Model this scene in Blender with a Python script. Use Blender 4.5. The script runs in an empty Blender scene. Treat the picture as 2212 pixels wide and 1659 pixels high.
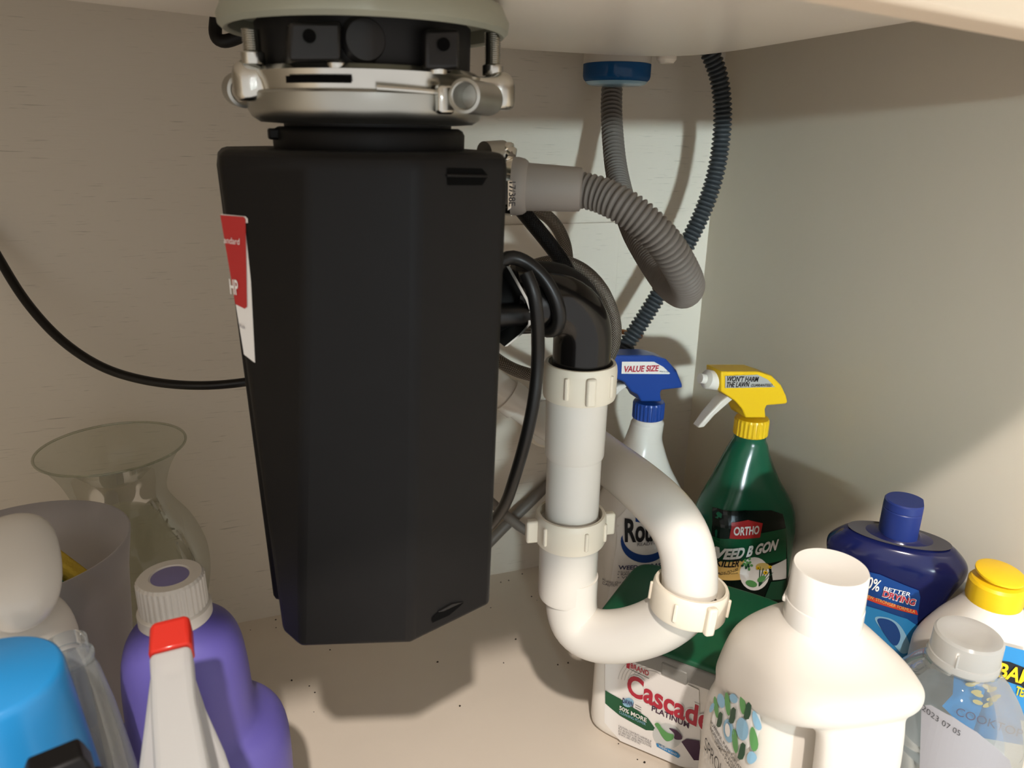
import bpy, bmesh, math, random
from mathutils import Vector, Matrix, noise
random.seed(7)
scene = bpy.context.scene
COL = scene.collection
PI = math.pi

# ------------------------------------------------------------------ camera
IW, IH, FPX = 2212.0, 1659.0, 1600.0
CX_, CY_, CZ_ = (Vector((0.94049699, -0.33950203, 0.01427541)),      # image right
                 Vector((-0.09539501, -0.3041207, -0.94784513)),     # image down
                 Vector((0.3261368, 0.89008369, -0.3184114)))        # view direction
CAM = Vector((0, 0, 0.5))
cam_d = bpy.data.cameras.new('camera')
cam_d.sensor_fit = 'HORIZONTAL'
cam_d.sensor_width = 36.0
cam_d.lens = 36.0 * FPX / IW
cam_d.clip_start = 0.01
cam_d.dof.use_dof = True
cam_d.dof.focus_distance = 0.56
cam_d.dof.aperture_fstop = 13.0
cam = bpy.data.objects.new('camera', cam_d)
COL.objects.link(cam)
_u, _b = -CY_, -CZ_
cam.matrix_world = Matrix(((CX_.x, _u.x, _b.x, CAM.x), (CX_.y, _u.y, _b.y, CAM.y),
                           (CX_.z, _u.z, _b.z, CAM.z), (0, 0, 0, 1)))
scene.camera = cam

# ------------------------------------------------------------------ light and exposure
vs = scene.view_settings
scene.display_settings.display_device = 'sRGB'
vs.view_transform = 'Standard'
vs.look = 'None'
vs.gamma = 1.0
vs.use_curve_mapping = False
vs.exposure = 0.0
scene.cycles.max_bounces = 10
scene.cycles.diffuse_bounces = 5
scene.cycles.transparent_max_bounces = 24
scene.cycles.use_denoising = True

world = bpy.data.worlds.new('kitchen_ambient')
scene.world = world
world.use_nodes = True
wn = world.node_tree
bg = wn.nodes['Background']
bg.inputs['Color'].default_value = (1.0, 0.965, 0.93, 1)
bg.inputs['Strength'].default_value = 0.90

def lamp(name, kind, loc, target, energy, color, **kw):
    d = bpy.data.lights.new(name, kind)
    d.energy = energy
    d.color = color
    for k, v in kw.items():
        setattr(d, k, v)
    o = bpy.data.objects.new(name, d)
    COL.objects.link(o)
    o.location = loc
    o.rotation_euler = (Vector(target) - Vector(loc)).to_track_quat('-Z', 'Y').to_euler()
    return o

lamp('kitchen_ceiling_light', 'AREA', (-0.09, -0.42, 1.112), (0.1, 0.5, 0.0), 15.0, (1.0, 0.90, 0.82), shape='DISK', size=0.035)
lamp('patio_door_daylight', 'AREA', (-0.06, -3.0, 0.685), (0.60, 0.73, 0.33), 1.05, (0.80, 0.96, 1.0), shape='RECTANGLE', size=0.16, size_y=0.10, spread=math.radians(17))

# ------------------------------------------------------------------ helpers: rays
def ray(px, py):
    return CX_ * (px - IW / 2) + CY_ * (py - IH / 2) + CZ_ * FPX
def Pd(px, py, d):
    return CAM + ray(px, py) * (d / FPX)
def Py(px, py, y):
    r = ray(px, py); return CAM + r * ((y - CAM.y) / r.y)
def Pz(px, py, z):
    r = ray(px, py); return CAM + r * ((z - CAM.z) / r.z)
def Px(px, py, x):
    r = ray(px, py); return CAM + r * ((x - CAM.x) / r.x)
def Pn(px, py, p, n):
    r = ray(px, py); return CAM + r * ((Vector(p) - CAM).dot(n) / r.dot(n))

# ------------------------------------------------------------------ materials
def lin(c):
    if isinstance(c, str):
        c = [int(c[i:i + 2], 16) / 255 for i in (0, 2, 4)]
    return tuple(((x / 12.92) if x <= .04045 else ((x + .055) / 1.055) ** 2.4) for x in c[:3]) + (1.0,)
MATS = {}
def mat(name, col, rough=.5, metal=0.0, spec=.5, trans=0.0, ior=1.45, var=0.0, vscale=40, bump=0.0, bscale=400,
        sss=0.0, alpha=1.0, coat=0.0):
    m = bpy.data.materials.new(name)
    m.use_nodes = True
    nt = m.node_tree
    b = nt.nodes['Principled BSDF']
    b.inputs['Base Color'].default_value = lin(col)
    b.inputs['Roughness'].default_value = rough
    b.inputs['Metallic'].default_value = metal
    b.inputs['Specular IOR Level'].default_value = spec
    b.inputs['Transmission Weight'].default_value = trans
    b.inputs['IOR'].default_value = ior
    b.inputs['Alpha'].default_value = alpha
    b.inputs['Coat Weight'].default_value = coat
    if sss:
        b.inputs['Subsurface Weight'].default_value = sss
        b.inputs['Subsurface Radius'].default_value = (.01, .009, .008)
        b.inputs['Subsurface Scale'].default_value = .5
    tc = nt.nodes.new('ShaderNodeTexCoord')
    if var:
        n = nt.nodes.new('ShaderNodeTexNoise')
        n.inputs['Scale'].default_value = vscale
        n.inputs['Detail'].default_value = 5
        nt.links.new(tc.outputs['Object'], n.inputs['Vector'])
        mx = nt.nodes.new('ShaderNodeMix')
        mx.data_type = 'RGBA'
        mx.blend_type = 'MULTIPLY'
        mx.inputs[0].default_value = 1.0
        mx.inputs[6].default_value = lin(col)
        r = nt.nodes.new('ShaderNodeMapRange')
        r.inputs[1].default_value = .3
        r.inputs[2].default_value = .7
        r.inputs[3].default_value = 1 - var
        r.inputs[4].default_value = 1 + var
        nt.links.new(n.outputs['Fac'], r.inputs[0])
        nt.links.new(r.outputs[0], mx.inputs[7])
        nt.links.new(mx.outputs[2], b.inputs['Base Color'])
    if bump:
        n2 = nt.nodes.new('ShaderNodeTexNoise')
        n2.inputs['Scale'].default_value = bscale
        n2.inputs['Detail'].default_value = 3
        nt.links.new(tc.outputs['Object'], n2.inputs['Vector'])
        bp = nt.nodes.new('ShaderNodeBump')
        bp.inputs['Strength'].default_value = bump
        bp.inputs['Distance'].default_value = .001
        nt.links.new(n2.outputs['Fac'], bp.inputs['Height'])
        nt.links.new(bp.outputs['Normal'], b.inputs['Normal'])
    MATS[name] = m
    return m

def film(name, col, clear=.6, gloss=.25, rough=.08, edge=.5, trl=0.0):
    """thin clear or frosted plastic or glass: transparent + diffuse/translucent body + fresnel gloss"""
    m = bpy.data.materials.new(name)
    m.use_nodes = True
    nt = m.node_tree
    nt.nodes.remove(nt.nodes['Principled BSDF'])
    out = nt.nodes['Material Output']
    tr = nt.nodes.new('ShaderNodeBsdfTransparent')
    tr.inputs['Color'].default_value = lin(col)
    df = nt.nodes.new('ShaderNodeBsdfDiffuse')
    df.inputs['Color'].default_value = lin(col)
    body = df
    if trl:
        tl = nt.nodes.new('ShaderNodeBsdfTranslucent')
        tl.inputs['Color'].default_value = lin(col)
        mt = nt.nodes.new('ShaderNodeMixShader')
        mt.inputs[0].default_value = trl
        nt.links.new(df.outputs[0], mt.inputs[1])
        nt.links.new(tl.outputs[0], mt.inputs[2])
        body = mt
    lw = nt.nodes.new('ShaderNodeLayerWeight')
    lw.inputs['Blend'].default_value = .35
    mr = nt.nodes.new('ShaderNodeMapRange')
    mr.inputs[3].default_value = 1 - clear
    mr.inputs[4].default_value = min(1, 1 - clear + edge)
    nt.links.new(lw.outputs['Facing'], mr.inputs[0])
    m1 = nt.nodes.new('ShaderNodeMixShader')
    nt.links.new(mr.outputs[0], m1.inputs[0])
    nt.links.new(tr.outputs[0], m1.inputs[1])
    nt.links.new(body.outputs[0], m1.inputs[2])
    gl = nt.nodes.new('ShaderNodeBsdfGlossy')
    gl.inputs['Roughness'].default_value = rough
    m2 = nt.nodes.new('ShaderNodeMixShader')
    fm = nt.nodes.new('ShaderNodeMath')
    fm.operation = 'MULTIPLY'
    fm.inputs[1].default_value = gloss
    nt.links.new(lw.outputs['Fresnel'], fm.inputs[0])
    nt.links.new(fm.outputs[0], m2.inputs[0])
    nt.links.new(m1.outputs[0], m2.inputs[1])
    nt.links.new(gl.outputs[0], m2.inputs[2])
    nt.links.new(m2.outputs[0], out.inputs['Surface'])
    MATS[name] = m
    return m

def grain_mat(name, col, dark, sx, sz, amount=.5):
    """painted plywood with fine horizontal grain checks"""
    m = mat(name, col, rough=.5, spec=.35)
    nt = m.node_tree
    b = nt.nodes['Principled BSDF']
    tc = nt.nodes.new('ShaderNodeTexCoord')
    mp = nt.nodes.new('ShaderNodeMapping')
    mp.inputs['Scale'].default_value = (sx, sx, sz)
    nt.links.new(tc.outputs['Object'], mp.inputs['Vector'])
    n = nt.nodes.new('ShaderNodeTexNoise')
    n.inputs['Scale'].default_value = 1.0
    n.inputs['Detail'].default_value = 3
    n.inputs['Distortion'].default_value = .3
    nt.links.new(mp.outputs[0], n.inputs['Vector'])
    cr = nt.nodes.new('ShaderNodeValToRGB')
    cr.color_ramp.elements[0].position = .27
    cr.color_ramp.elements[0].color = (1, 1, 1, 1)
    cr.color_ramp.elements[1].position = .36
    cr.color_ramp.elements[1].color = (0, 0, 0, 1)
    nt.links.new(n.outputs['Fac'], cr.inputs[0])
    n2 = nt.nodes.new('ShaderNodeTexNoise')
    n2.inputs['Scale'].default_value = 14
    n2.inputs['Detail'].default_value = 4
    nt.links.new(tc.outputs['Object'], n2.inputs['Vector'])
    mul = nt.nodes.new('ShaderNodeMath')
    mul.operation = 'MULTIPLY'
    nt.links.new(cr.outputs[0], mul.inputs[0])
    r2 = nt.nodes.new('ShaderNodeMapRange')
    r2.inputs[1].default_value = .36
    r2.inputs[2].default_value = .56
    r2.inputs[4].default_value = amount
    nt.links.new(n2.outputs['Fac'], r2.inputs[0])
    nt.links.new(r2.outputs[0], mul.inputs[1])
    mx = nt.nodes.new('ShaderNodeMix')
    mx.data_type = 'RGBA'
    mx.inputs[6].default_value = lin(col)
    mx.inputs[7].default_value = lin(dark)
    nt.links.new(mul.outputs[0], mx.inputs[0])
    nt.links.new(mx.outputs[2], b.inputs['Base Color'])
    bp = nt.nodes.new('ShaderNodeBump')
    bp.inputs['Strength'].default_value = .12
    bp.inputs['Distance'].default_value = .0008
    nt.links.new(n.outputs['Fac'], bp.inputs['Height'])
    nt.links.new(bp.outputs['Normal'], b.inputs['Normal'])
    return m

def braid_mat(name, c1, c2, scale):
    m = mat(name, c1, rough=.38, metal=.75)
    nt = m.node_tree
    b = nt.nodes['Principled BSDF']
    uv = nt.nodes.new('ShaderNodeTexCoord')
    cs = []
    for s in (1, -1):
        mp = nt.nodes.new('ShaderNodeMapping')
        mp.inputs['Rotation'].default_value = (0, 0, s * .8)
        mp.inputs['Scale'].default_value = (scale, scale, 1)
        nt.links.new(uv.outputs['UV'], mp.inputs['Vector'])
        w = nt.nodes.new('ShaderNodeTexWave')
        w.inputs['Scale'].default_value = 1
        nt.links.new(mp.outputs[0], w.inputs['Vector'])
        cs.append(w)
    mn = nt.nodes.new('ShaderNodeMath')
    mn.operation = 'MULTIPLY'
    nt.links.new(cs[0].outputs['Fac'], mn.inputs[0])
    nt.links.new(cs[1].outputs['Fac'], mn.inputs[1])
    mx = nt.nodes.new('ShaderNodeMix')
    mx.data_type = 'RGBA'
    mx.inputs[6].default_value = lin(c2)
    mx.inputs[7].default_value = lin(c1)
    nt.links.new(mn.outputs[0], mx.inputs[0])
    nt.links.new(mx.outputs[2], b.inputs['Base Color'])
    bp = nt.nodes.new('ShaderNodeBump')
    bp.inputs['Strength'].default_value = .6
    bp.inputs['Distance'].default_value = .0006
    nt.links.new(mn.outputs[0], bp.inputs['Height'])
    nt.links.new(bp.outputs['Normal'], b.inputs['Normal'])
    return m

M_wall = grain_mat('painted_plywood', 'd3cbbd', '6f675a', 38, 1050, .5)
M_side = mat('painted_side_panel', 'dcd3c2', rough=.42, spec=.4, var=.015, vscale=8, bump=.05, bscale=900)
M_floor = mat('cabinet_floor_paint', 'dcd1c2', rough=.4, spec=.4, var=.035, vscale=9, bump=.06, bscale=300)
M_counter = mat('counter_underside', 'b5a996', rough=.7)
M_rail = mat('cream_rail_paint', 'ecd8c0', rough=.5)
M_sink = mat('sink_porcelain', 'efe5d6', rough=.28, spec=.5, var=.01, vscale=14)
M_black = mat('matte_black_plastic', '0f0e0e', rough=.5, spec=.26, var=.08, vscale=60, bump=.05, bscale=1500)
M_black2 = mat('smooth_black_plastic', '121111', rough=.36, spec=.5)
M_rubber = mat('black_rubber', '131212', rough=.55, spec=.35)
M_gblack = mat('gloss_black_abs', '110f0e', rough=.16, spec=.55)
M_cord = mat('black_cord_sheath', '171615', rough=.35, spec=.45)
M_holeshade = mat('recess_shade_black', '060606', rough=.9, spec=.1)  # flat black that stands in for the shade inside slots and holes
M_ring = mat('zinc_green_ring', 'a3a596', rough=.42, metal=.35)
M_zinc = mat('zinc_plated_steel', 'c9c7c0', rough=.22, metal=1.0, var=.05, vscale=30)
M_zinc2 = mat('brushed_zinc', 'b0afa8', rough=.38, metal=1.0, var=.05, vscale=30)
M_chrome = mat('chrome', 'e6e4de', rough=.1, metal=1.0)
M_pvc = mat('white_pvc', 'd7d2c9', rough=.22, spec=.5, var=.012, vscale=25)
M_nut = mat('ivory_nut_plastic', 'e2d9c7', rough=.35, spec=.45)
M_hoseg = mat('grey_drain_hose', '6c6660', rough=.5, spec=.4)
M_hoseb = mat('blue_black_hose', '3d4246', rough=.4, spec=.5)
M_hosed = mat('dark_grey_hose', '55524d', rough=.45, spec=.45)
M_cuff = mat('grey_rubber_cuff', '857c74', rough=.55, spec=.35)
M_braid = braid_mat('steel_braid', 'b9b1a6', '453f38', 230)
M_bbraid = braid_mat('black_braid', '1e1c1b', '0a0a0a', 230)
M_gtube = mat('grey_plastic_tube', '6d6760', rough=.45)
M_brass = mat('copper_stub', '8a5a3a', rough=.35, metal=.9)
M_red = mat('red_label', 'b32a2a', rough=.35)
M_white = mat('white_print', 'ece9e4', rough=.45)
M_ink = mat('black_ink', '17161a', rough=.5)
M_grey_ink = mat('grey_ink', '77757a', rough=.5)
M_sil = mat('silver_sticker', 'b9bbb9', rough=.35, metal=.3)
M_redink = mat('red_ink', 'b5273c', rough=.45)
M_navyink = mat('navy_ink', '2b2f5c', rough=.45)
M_purpleink = mat('purple_ink', '40203f', rough=.45)
M_wplastic = mat('white_hdpe', 'dad4ca', rough=.38, spec=.4)
M_wglossy = mat('glossy_white_plastic', 'e3dfd7', rough=.16, spec=.5)
M_greenb = mat('green_bottle_plastic', '17583f', rough=.22, spec=.5)
M_greenlab = mat('green_label', '155434', rough=.3)
M_darklab = mat('black_green_label', '08140f', rough=.25)
M_yellow = mat('yellow_plastic', 'ecc11c', rough=.35)
M_yell_lab = mat('yellow_label', 'e8c070', rough=.45)
M_blue = mat('blue_trigger_plastic', '1f4595', rough=.3)
M_bluelab = mat('royal_blue_print', '1b4186', rough=.4)
M_lid = mat('green_lid_plastic', '0f5637', rough=.42, var=.03, vscale=60)
M_tub = mat('white_tub_plastic', 'e8e2d8', rough=.35)
M_navy = mat('navy_bottle_plastic', '141a48', rough=.14, spec=.6)
M_navycap = mat('navy_cap_plastic', '1c2d6b', rough=.38)
M_skyblue = mat('sky_blue_print', '2f86c0', rough=.35)
M_paleblue = mat('pale_blue_print', '8cb9d3', rough=.45)
M_cyan = mat('cyan_blue_cap', '2680bc', rough=.3)
M_purple = mat('purple_bottle_plastic', '6159a6', rough=.42, sss=.1)
M_lilac = mat('lilac_disc', '8079a6', rough=.5)
M_leaf = mat('leaf_green_print', '5c9a58', rough=.45)
M_dleaf = mat('dark_green_print', '1d4730', rough=.45)
M_orange = mat('red_orange_band', 'c8402c', rough=.4)
M_sponge = mat('yellow_sponge', 'c8ab3e', rough=.95, bump=.6, bscale=700)
M_scour = mat('green_scouring_pad', '1f6f55', rough=.95, bump=.8, bscale=1200)
M_crumb = mat('dark_crumbs', '2d2620', rough=.9)
M_glass = film('vase_glass', 'e9ebe4', clear=.97, gloss=.38, rough=.03, edge=.16)
M_bin = film('frosted_bin_plastic', 'e2e0e2', clear=.56, gloss=.3, rough=.3, edge=.4, trl=.55)
M_frost = film('frosted_cap_plastic', 'e6e4e0', clear=.35, gloss=.5, rough=.2, edge=.5, trl=.5)
M_clear = film('clear_pet_plastic', 'dfe5e8', clear=.92, gloss=.45, rough=.04, edge=.2)
M_redt = film('red_translucent_nozzle', 'd8382c', clear=.1, gloss=.6, rough=.15, edge=.6, trl=.3)
M_trig = film('milky_trigger_plastic', 'e4e4e2', clear=.3, gloss=.5, rough=.2, edge=.6, trl=.5)
M_resv = film('milky_reservoir_plastic', 'fffaf2', clear=.30, gloss=.4, rough=.2, edge=.3, trl=.55)
M_soap = film('blue_soap', '1f5a92', clear=.1, gloss=.4, rough=.1, edge=.5, trl=.3)
M_rim = film('grey_translucent_rim', 'b9b8b2', clear=.25, gloss=.5, rough=.2, edge=.4, trl=.4)
M_rinselab = mat('blue_label', '1a4485', rough=.3)
M_gold = mat('gold_print', 'cdb56a', rough=.5)
M_pod = film('pale_pod_print', 'd6d9d6', clear=.2, gloss=.4, rough=.2, edge=.3)
M_greyprint = mat('light_grey_print', 'c9c6c0', rough=.45)

# ------------------------------------------------------------------ geometry builder
class G:
    def __init__(s):
        s.v, s.f, s.uv = [], [], {}
    def add(s, verts, faces, uvs=None):
        o = len(s.v)
        s.v += [Vector(p) for p in verts]
        for i, f in enumerate(faces):
            if uvs:
                s.uv[len(s.f)] = uvs[i]
            s.f.append(tuple(o + k for k in f))
        return s
    def box(s, c, d, M=None):
        c = Vector(c)
        vs_ = [Vector((x * d[0] / 2, y * d[1] / 2, z * d[2] / 2)) for z in (-1, 1) for y in (-1, 1) for x in (-1, 1)]
        if M is not None:
            vs_ = [M @ v for v in vs_]
        vs_ = [c + v for v in vs_]
        return s.add(vs_, [(0, 2, 3, 1), (4, 5, 7, 6), (0, 1, 5, 4), (2, 6, 7, 3), (0, 4, 6, 2), (1, 3, 7, 5)])
    def loft(s, rings, cap0=True, cap1=True, closed=True):
        n = len(rings[0])
        vs_ = [p for r in rings for p in r]
        fs = []
        for i in range(len(rings) - 1):
            for j in range(n if closed else n - 1):
                k = (j + 1) % n
                fs.append((i * n + j, i * n + k, (i + 1) * n + k, (i + 1) * n + j))
        if cap0:
            fs.append(tuple(reversed(range(n))))
        if cap1:
            b = (len(rings) - 1) * n
            fs.append(tuple(range(b, b + n)))
        return s.add(vs_, fs)
    def lathe(s, prof, n=48, c=(0, 0, 0), M=None, cap0=True, cap1=True, ribs=0, rib_h=0, rib_rng=None):
        c = Vector(c)
        rings = []
        for k, (r, z) in enumerate(prof):
            ring = []
            for j in range(n):
                a = 2 * PI * j / n
                rr = r
                if ribs and rib_rng[0] <= k <= rib_rng[1]:
                    rr = r + (rib_h if (j * ribs * 2 // n) % 2 else 0)
                p = Vector((rr * math.cos(a), rr * math.sin(a), z))
                if M is not None:
                    p = M @ p
                ring.append(c + p)
            rings.append(ring)
        return s.loft(rings, cap0, cap1)
    def tube(s, path, r, n=14, caps=True):
        path = [Vector(p) for p in path]
        m = len(path)
        t0 = (path[1] - path[0]).normalized()
        ref = Vector((0, 0, 1)) if abs(t0.z) < .9 else Vector((1, 0, 0))
        nrm = (ref - t0 * ref.dot(t0)).normalized()
        vs_, fs, uvs = [], [], []
        L = 0
        ls = []
        for i in range(m):
            if i == 0: t = path[1] - path[0]
            elif i == m - 1: t = path[-1] - path[-2]
            else: t = path[i + 1] - path[i - 1]
            t.normalize()
            nrm = (nrm - t * nrm.dot(t)).normalized()
            b = t.cross(nrm)
            if i: L += (path[i] - path[i - 1]).length
            ls.append(L)
            rr = r(i, L) if callable(r) else r
            for j in range(n):
                a = 2 * PI * j / n
                vs_.append(path[i] + (nrm * math.cos(a) + b * math.sin(a)) * rr)
        r0 = r(0, 0) if callable(r) else r
        for i in range(m - 1):
            for j in range(n):
                k = (j + 1) % n
                fs.append((i * n + j, i * n + k, (i + 1) * n + k, (i + 1) * n + j))
                a0, a1 = 2 * PI * j / n * r0, 2 * PI * (j + 1) / n * r0
                uvs.append(((ls[i], a0), (ls[i], a1), (ls[i + 1], a1), (ls[i + 1], a0)))
        if caps:
            fs.append(tuple(reversed(range(n)))); uvs.append(None)
            fs.append(tuple(range((m - 1) * n, m * n))); uvs.append(None)
        return s.add(vs_, fs, uvs)
    def prism(s, poly, depth_vec):
        """polygon of 3D points extruded along a vector"""
        a = [Vector(p) for p in poly]
        d = Vector(depth_vec)
        return s.loft([a, [p + d for p in a]])

def spline(pts, step=.004):
    pts = [Vector(p) for p in pts]
    P_ = [pts[0] * 2 - pts[1]] + pts + [pts[-1] * 2 - pts[-2]]
    out = []
    for i in range(1, len(P_) - 2):
        p0, p1, p2, p3 = P_[i - 1], P_[i], P_[i + 1], P_[i + 2]
        n = 24
        for k in range(n):
            t = k / n
            out.append(.5 * ((2 * p1) + (p2 - p0) * t + (2 * p0 - 5 * p1 + 4 * p2 - p3) * t * t + (3 * p1 - p0 - 3 * p2 + p3) * t ** 3))
    out.append(pts[-1])
    # resample evenly
    res, acc = [out[0]], 0
    L = sum((out[i + 1] - out[i]).length for i in range(len(out) - 1))
    n = max(2, int(L / step))
    st = L / n
    tgt, run = st, 0
    for i in range(len(out) - 1):
        seg = (out[i + 1] - out[i]).length
        while run + seg >= tgt - 1e-9 and len(res) < n:
            res.append(out[i].lerp(out[i + 1], (tgt - run) / max(seg, 1e-9)))
            tgt += st
        run += seg
    res.append(out[-1])
    return res

def smooth_path(pts, step=.004, it=2):
    q = spline(pts, step)
    for _ in range(it * 4):
        q = [q[0]] + [(q[i - 1] + q[i] * 2 + q[i + 1]) / 4 for i in range(1, len(q) - 1)] + [q[-1]]
    return q

def sup(rx, ry, n, z, cx=0, cy=0, m=48):
    ring = []
    for j in range(m):
        a = 2 * PI * j / m
        c, s_ = math.cos(a), math.sin(a)
        ring.append(Vector((cx + rx * math.copysign(abs(c) ** (2 / n), c), cy + ry * math.copysign(abs(s_) ** (2 / n), s_), z)))
    return ring

def sections(prof, sub=4, m=56):
    """prof rows (z, rx, ry, n, cx, cy) -> smoothly interpolated loft rings"""
    rows = [tuple(p) + (0,) * (6 - len(p)) for p in prof]
    rings = []
    for i in range(len(rows) - 1):
        p0 = rows[max(0, i - 1)]; p1 = rows[i]; p2 = rows[i + 1]; p3 = rows[min(len(rows) - 1, i + 2)]
        for k in range(sub):
            t = k / sub
            q = []
            for e in range(6):
                d1 = (p2[e] - p0[e]) * .5 if 0 < i else (p2[e] - p1[e])
                d2 = (p3[e] - p1[e]) * .5 if i + 2 < len(rows) else (p2[e] - p1[e])
                if (p2[e] - p1[e]) * d1 <= 0: d1 = 0
                if (p2[e] - p1[e]) * d2 <= 0: d2 = 0
                lim = 2.5 * abs(p2[e] - p1[e])
                d1 = max(-lim, min(lim, d1)); d2 = max(-lim, min(lim, d2))
                h = (2 * t ** 3 - 3 * t * t + 1) * p1[e] + (t ** 3 - 2 * t * t + t) * d1 + (-2 * t ** 3 + 3 * t * t) * p2[e] + (t ** 3 - t * t) * d2
                q.append(h)
            rings.append(sup(q[1], q[2], max(1.5, q[3]), q[0], q[4], q[5], m))
    q = rows[-1]
    rings.append(sup(q[1], q[2], q[3], q[0], q[4], q[5], m))
    return rings

WM = {}   # world matrix of things
def obj(name, g, m, parent=None, smooth=True, bevel=0, seg=2, subsurf=0, world=True, angle=35, solid=0, remesh=0):
    me = bpy.data.meshes.new(name)
    verts = g.v
    if parent is not None and world:
        inv = WM[parent.name].inverted()
        verts = [inv @ p for p in verts]
    me.from_pydata([tuple(p) for p in verts], [], g.f)
    if g.uv:
        ul = me.uv_layers.new(name='UVMap')
        for pi, p in enumerate(me.polygons):
            u = g.uv.get(pi)
            if u:
                for k, li in enumerate(p.loop_indices):
                    ul.data[li].uv = u[k]
    bm = bmesh.new()
    bm.from_mesh(me)
    bmesh.ops.recalc_face_normals(bm, faces=bm.faces)
    bm.to_mesh(me)
    bm.free()
    me.update()
    o = bpy.data.objects.new(name, me)
    COL.objects.link(o)
    me.materials.append(m)
    if smooth:
        for p in me.polygons:
            p.use_smooth = True
        try:
            me.set_sharp_from_angle(angle=math.radians(angle))
        except Exception:
            pass
    if solid:
        md = o.modifiers.new('solid', 'SOLIDIFY'); md.thickness = solid; md.offset = -1
    if bevel:
        md = o.modifiers.new('bevel', 'BEVEL'); md.width = bevel; md.segments = seg; md.limit_method = 'ANGLE'; md.angle_limit = math.radians(30)
        md.harden_normals = False
    if remesh:
        md = o.modifiers.new('remesh', 'REMESH'); md.mode = 'VOXEL'; md.voxel_size = remesh; md.use_smooth_shade = True
        md = o.modifiers.new('smooth', 'SMOOTH'); md.iterations = 14; md.factor = .5
    if subsurf:
        md = o.modifiers.new('subsurf', 'SUBSURF'); md.levels = subsurf; md.render_levels = subsurf
    if parent is not None:
        o.parent = parent
        WM[o.name] = WM[parent.name]
    else:
        WM[o.name] = Matrix.Identity(4)
    return o

def thing(name, label, cat, loc=(0, 0, 0), rotz=0.0, group=None):
    o = bpy.data.objects.new(name, None)
    COL.objects.link(o)
    o.empty_display_size = .02
    o.location = loc
    o.rotation_euler = (0, 0, rotz)
    o['label'] = label
    o['category'] = cat
    if group: o['group'] = group
    WM[o.name] = Matrix.Translation(Vector(loc)) @ Matrix.Rotation(rotz, 4, 'Z')
    return o
def tag(o, label, cat, group=None):
    o['label'] = label; o['category'] = cat
    if group: o['group'] = group
    return o
def struct(o):
    o['kind'] = 'structure'; return o

# ------------------------------------------------------------------ printing on surfaces
def prof_bulge(rows, plane):
    rows = [tuple(p) + (0,) * (6 - len(p)) for p in rows]
    def f(a, b):
        if b <= rows[0][0]: r = rows[0]
        elif b >= rows[-1][0]: r = rows[-1]
        else:
            for i in range(len(rows) - 1):
                if rows[i][0] <= b <= rows[i + 1][0]:
                    t = (b - rows[i][0]) / max(1e-9, rows[i + 1][0] - rows[i][0])
                    t = t * t * (3 - 2 * t)
                    r = [rows[i][k] * (1 - t) + rows[i + 1][k] * t for k in range(6)]
                    break
        n = max(1.5, r[3])
        x = min(.985, abs((a - r[4]) / r[1]))
        return plane - (r[2] * (1 - x ** n) ** (1 / n) + 0) + r[5]
    return f

class Face:
    """a print surface: origin o, right u, outward n, up w; bulge(u, w) pushes the print inward along -n"""
    def __init__(s, o, u, n, bulge=None, w=(0, 0, 1)):
        s.o, s.u, s.n, s.w = Vector(o), Vector(u).normalized(), Vector(n).normalized(), Vector(w).normalized()
        s.b = bulge or (lambda a, b: 0.0)
    def px(s, x, y):
        p = Pn(x, y, s.o, s.n) - s.o
        a, b = p.dot(s.u), p.dot(s.w)
        for _ in range(6):            # refine on the curved surface
            q = s.o - s.n * s.b(a, b)
            p = Pn(x, y, q, s.n) - s.o
            a, b = p.dot(s.u), p.dot(s.w)
        return (a, b)
    def pt(s, a, b, e):
        return s.o + s.u * a + s.w * b + s.n * (e - s.b(a, b))

def _cut(bm, step):
    if not step or not bm.verts: return
    for ax in (0, 1):
        lo = min(v.co[ax] for v in bm.verts); hi = max(v.co[ax] for v in bm.verts)
        k = math.ceil(lo / step)
        while k * step < hi:
            no = Vector((1, 0, 0)) if ax == 0 else Vector((0, 1, 0))
            bmesh.ops.bisect_plane(bm, geom=bm.verts[:] + bm.edges[:] + bm.faces[:], plane_co=no * (k * step), plane_no=no)
            k += 1

def _emit(bm, face, e, name, m, parent, xf=None):
    g = G()
    bm.verts.index_update()
    vs_ = []
    for v in bm.verts:
        p = xf(v.co.x, v.co.y) if xf else (v.co.x, v.co.y)
        vs_.append(face.pt(p[0], p[1], e * 1.5))
    g.add(vs_, [tuple(v.index for v in f.verts) for f in bm.faces])
    o = obj(name, g, m, parent, smooth=False)
    return o

def rounded(pts, n=6):
    out = []
    N = len(pts)
    for i in range(N):
        p0, p1, p2, p3 = (Vector(pts[(i + k - 1) % N]) for k in range(4))
        for k in range(n):
            t = k / n
            v = .5 * ((2 * p1) + (p2 - p0) * t + (2 * p0 - 5 * p1 + 4 * p2 - p3) * t * t + (3 * p1 - p0 - 3 * p2 + p3) * t ** 3)
            out.append((v.x, v.y))
    return out

def decal(face, pts, m, parent, e=.0003, name='label_print', px=True, step=.003, smooth=False):
    if smooth: pts = rounded(pts)
    q = [face.px(*p) for p in pts] if px else pts
    bm = bmesh.new()
    vv = [bm.verts.new((a, b, 0)) for a, b in q]
    bm.faces.new(vv)
    bmesh.ops.triangulate(bm, faces=bm.faces[:])
    _cut(bm, step)
    o = _emit(bm, face, e, name, m, parent)
    bm.free()
    return o

def ell(cx, cy, rx, ry, n=24, rot=0, a0=0, a1=2 * PI):
    out = []
    for i in range(n):
        a = a0 + (a1 - a0) * i / (n if abs(a1 - a0 - 2 * PI) < 1e-6 else n - 1)
        x, y = rx * math.cos(a), ry * math.sin(a)
        out.append((cx + x * math.cos(rot) - y * math.sin(rot), cy + x * math.sin(rot) + y * math.cos(rot)))
    return out

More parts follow.
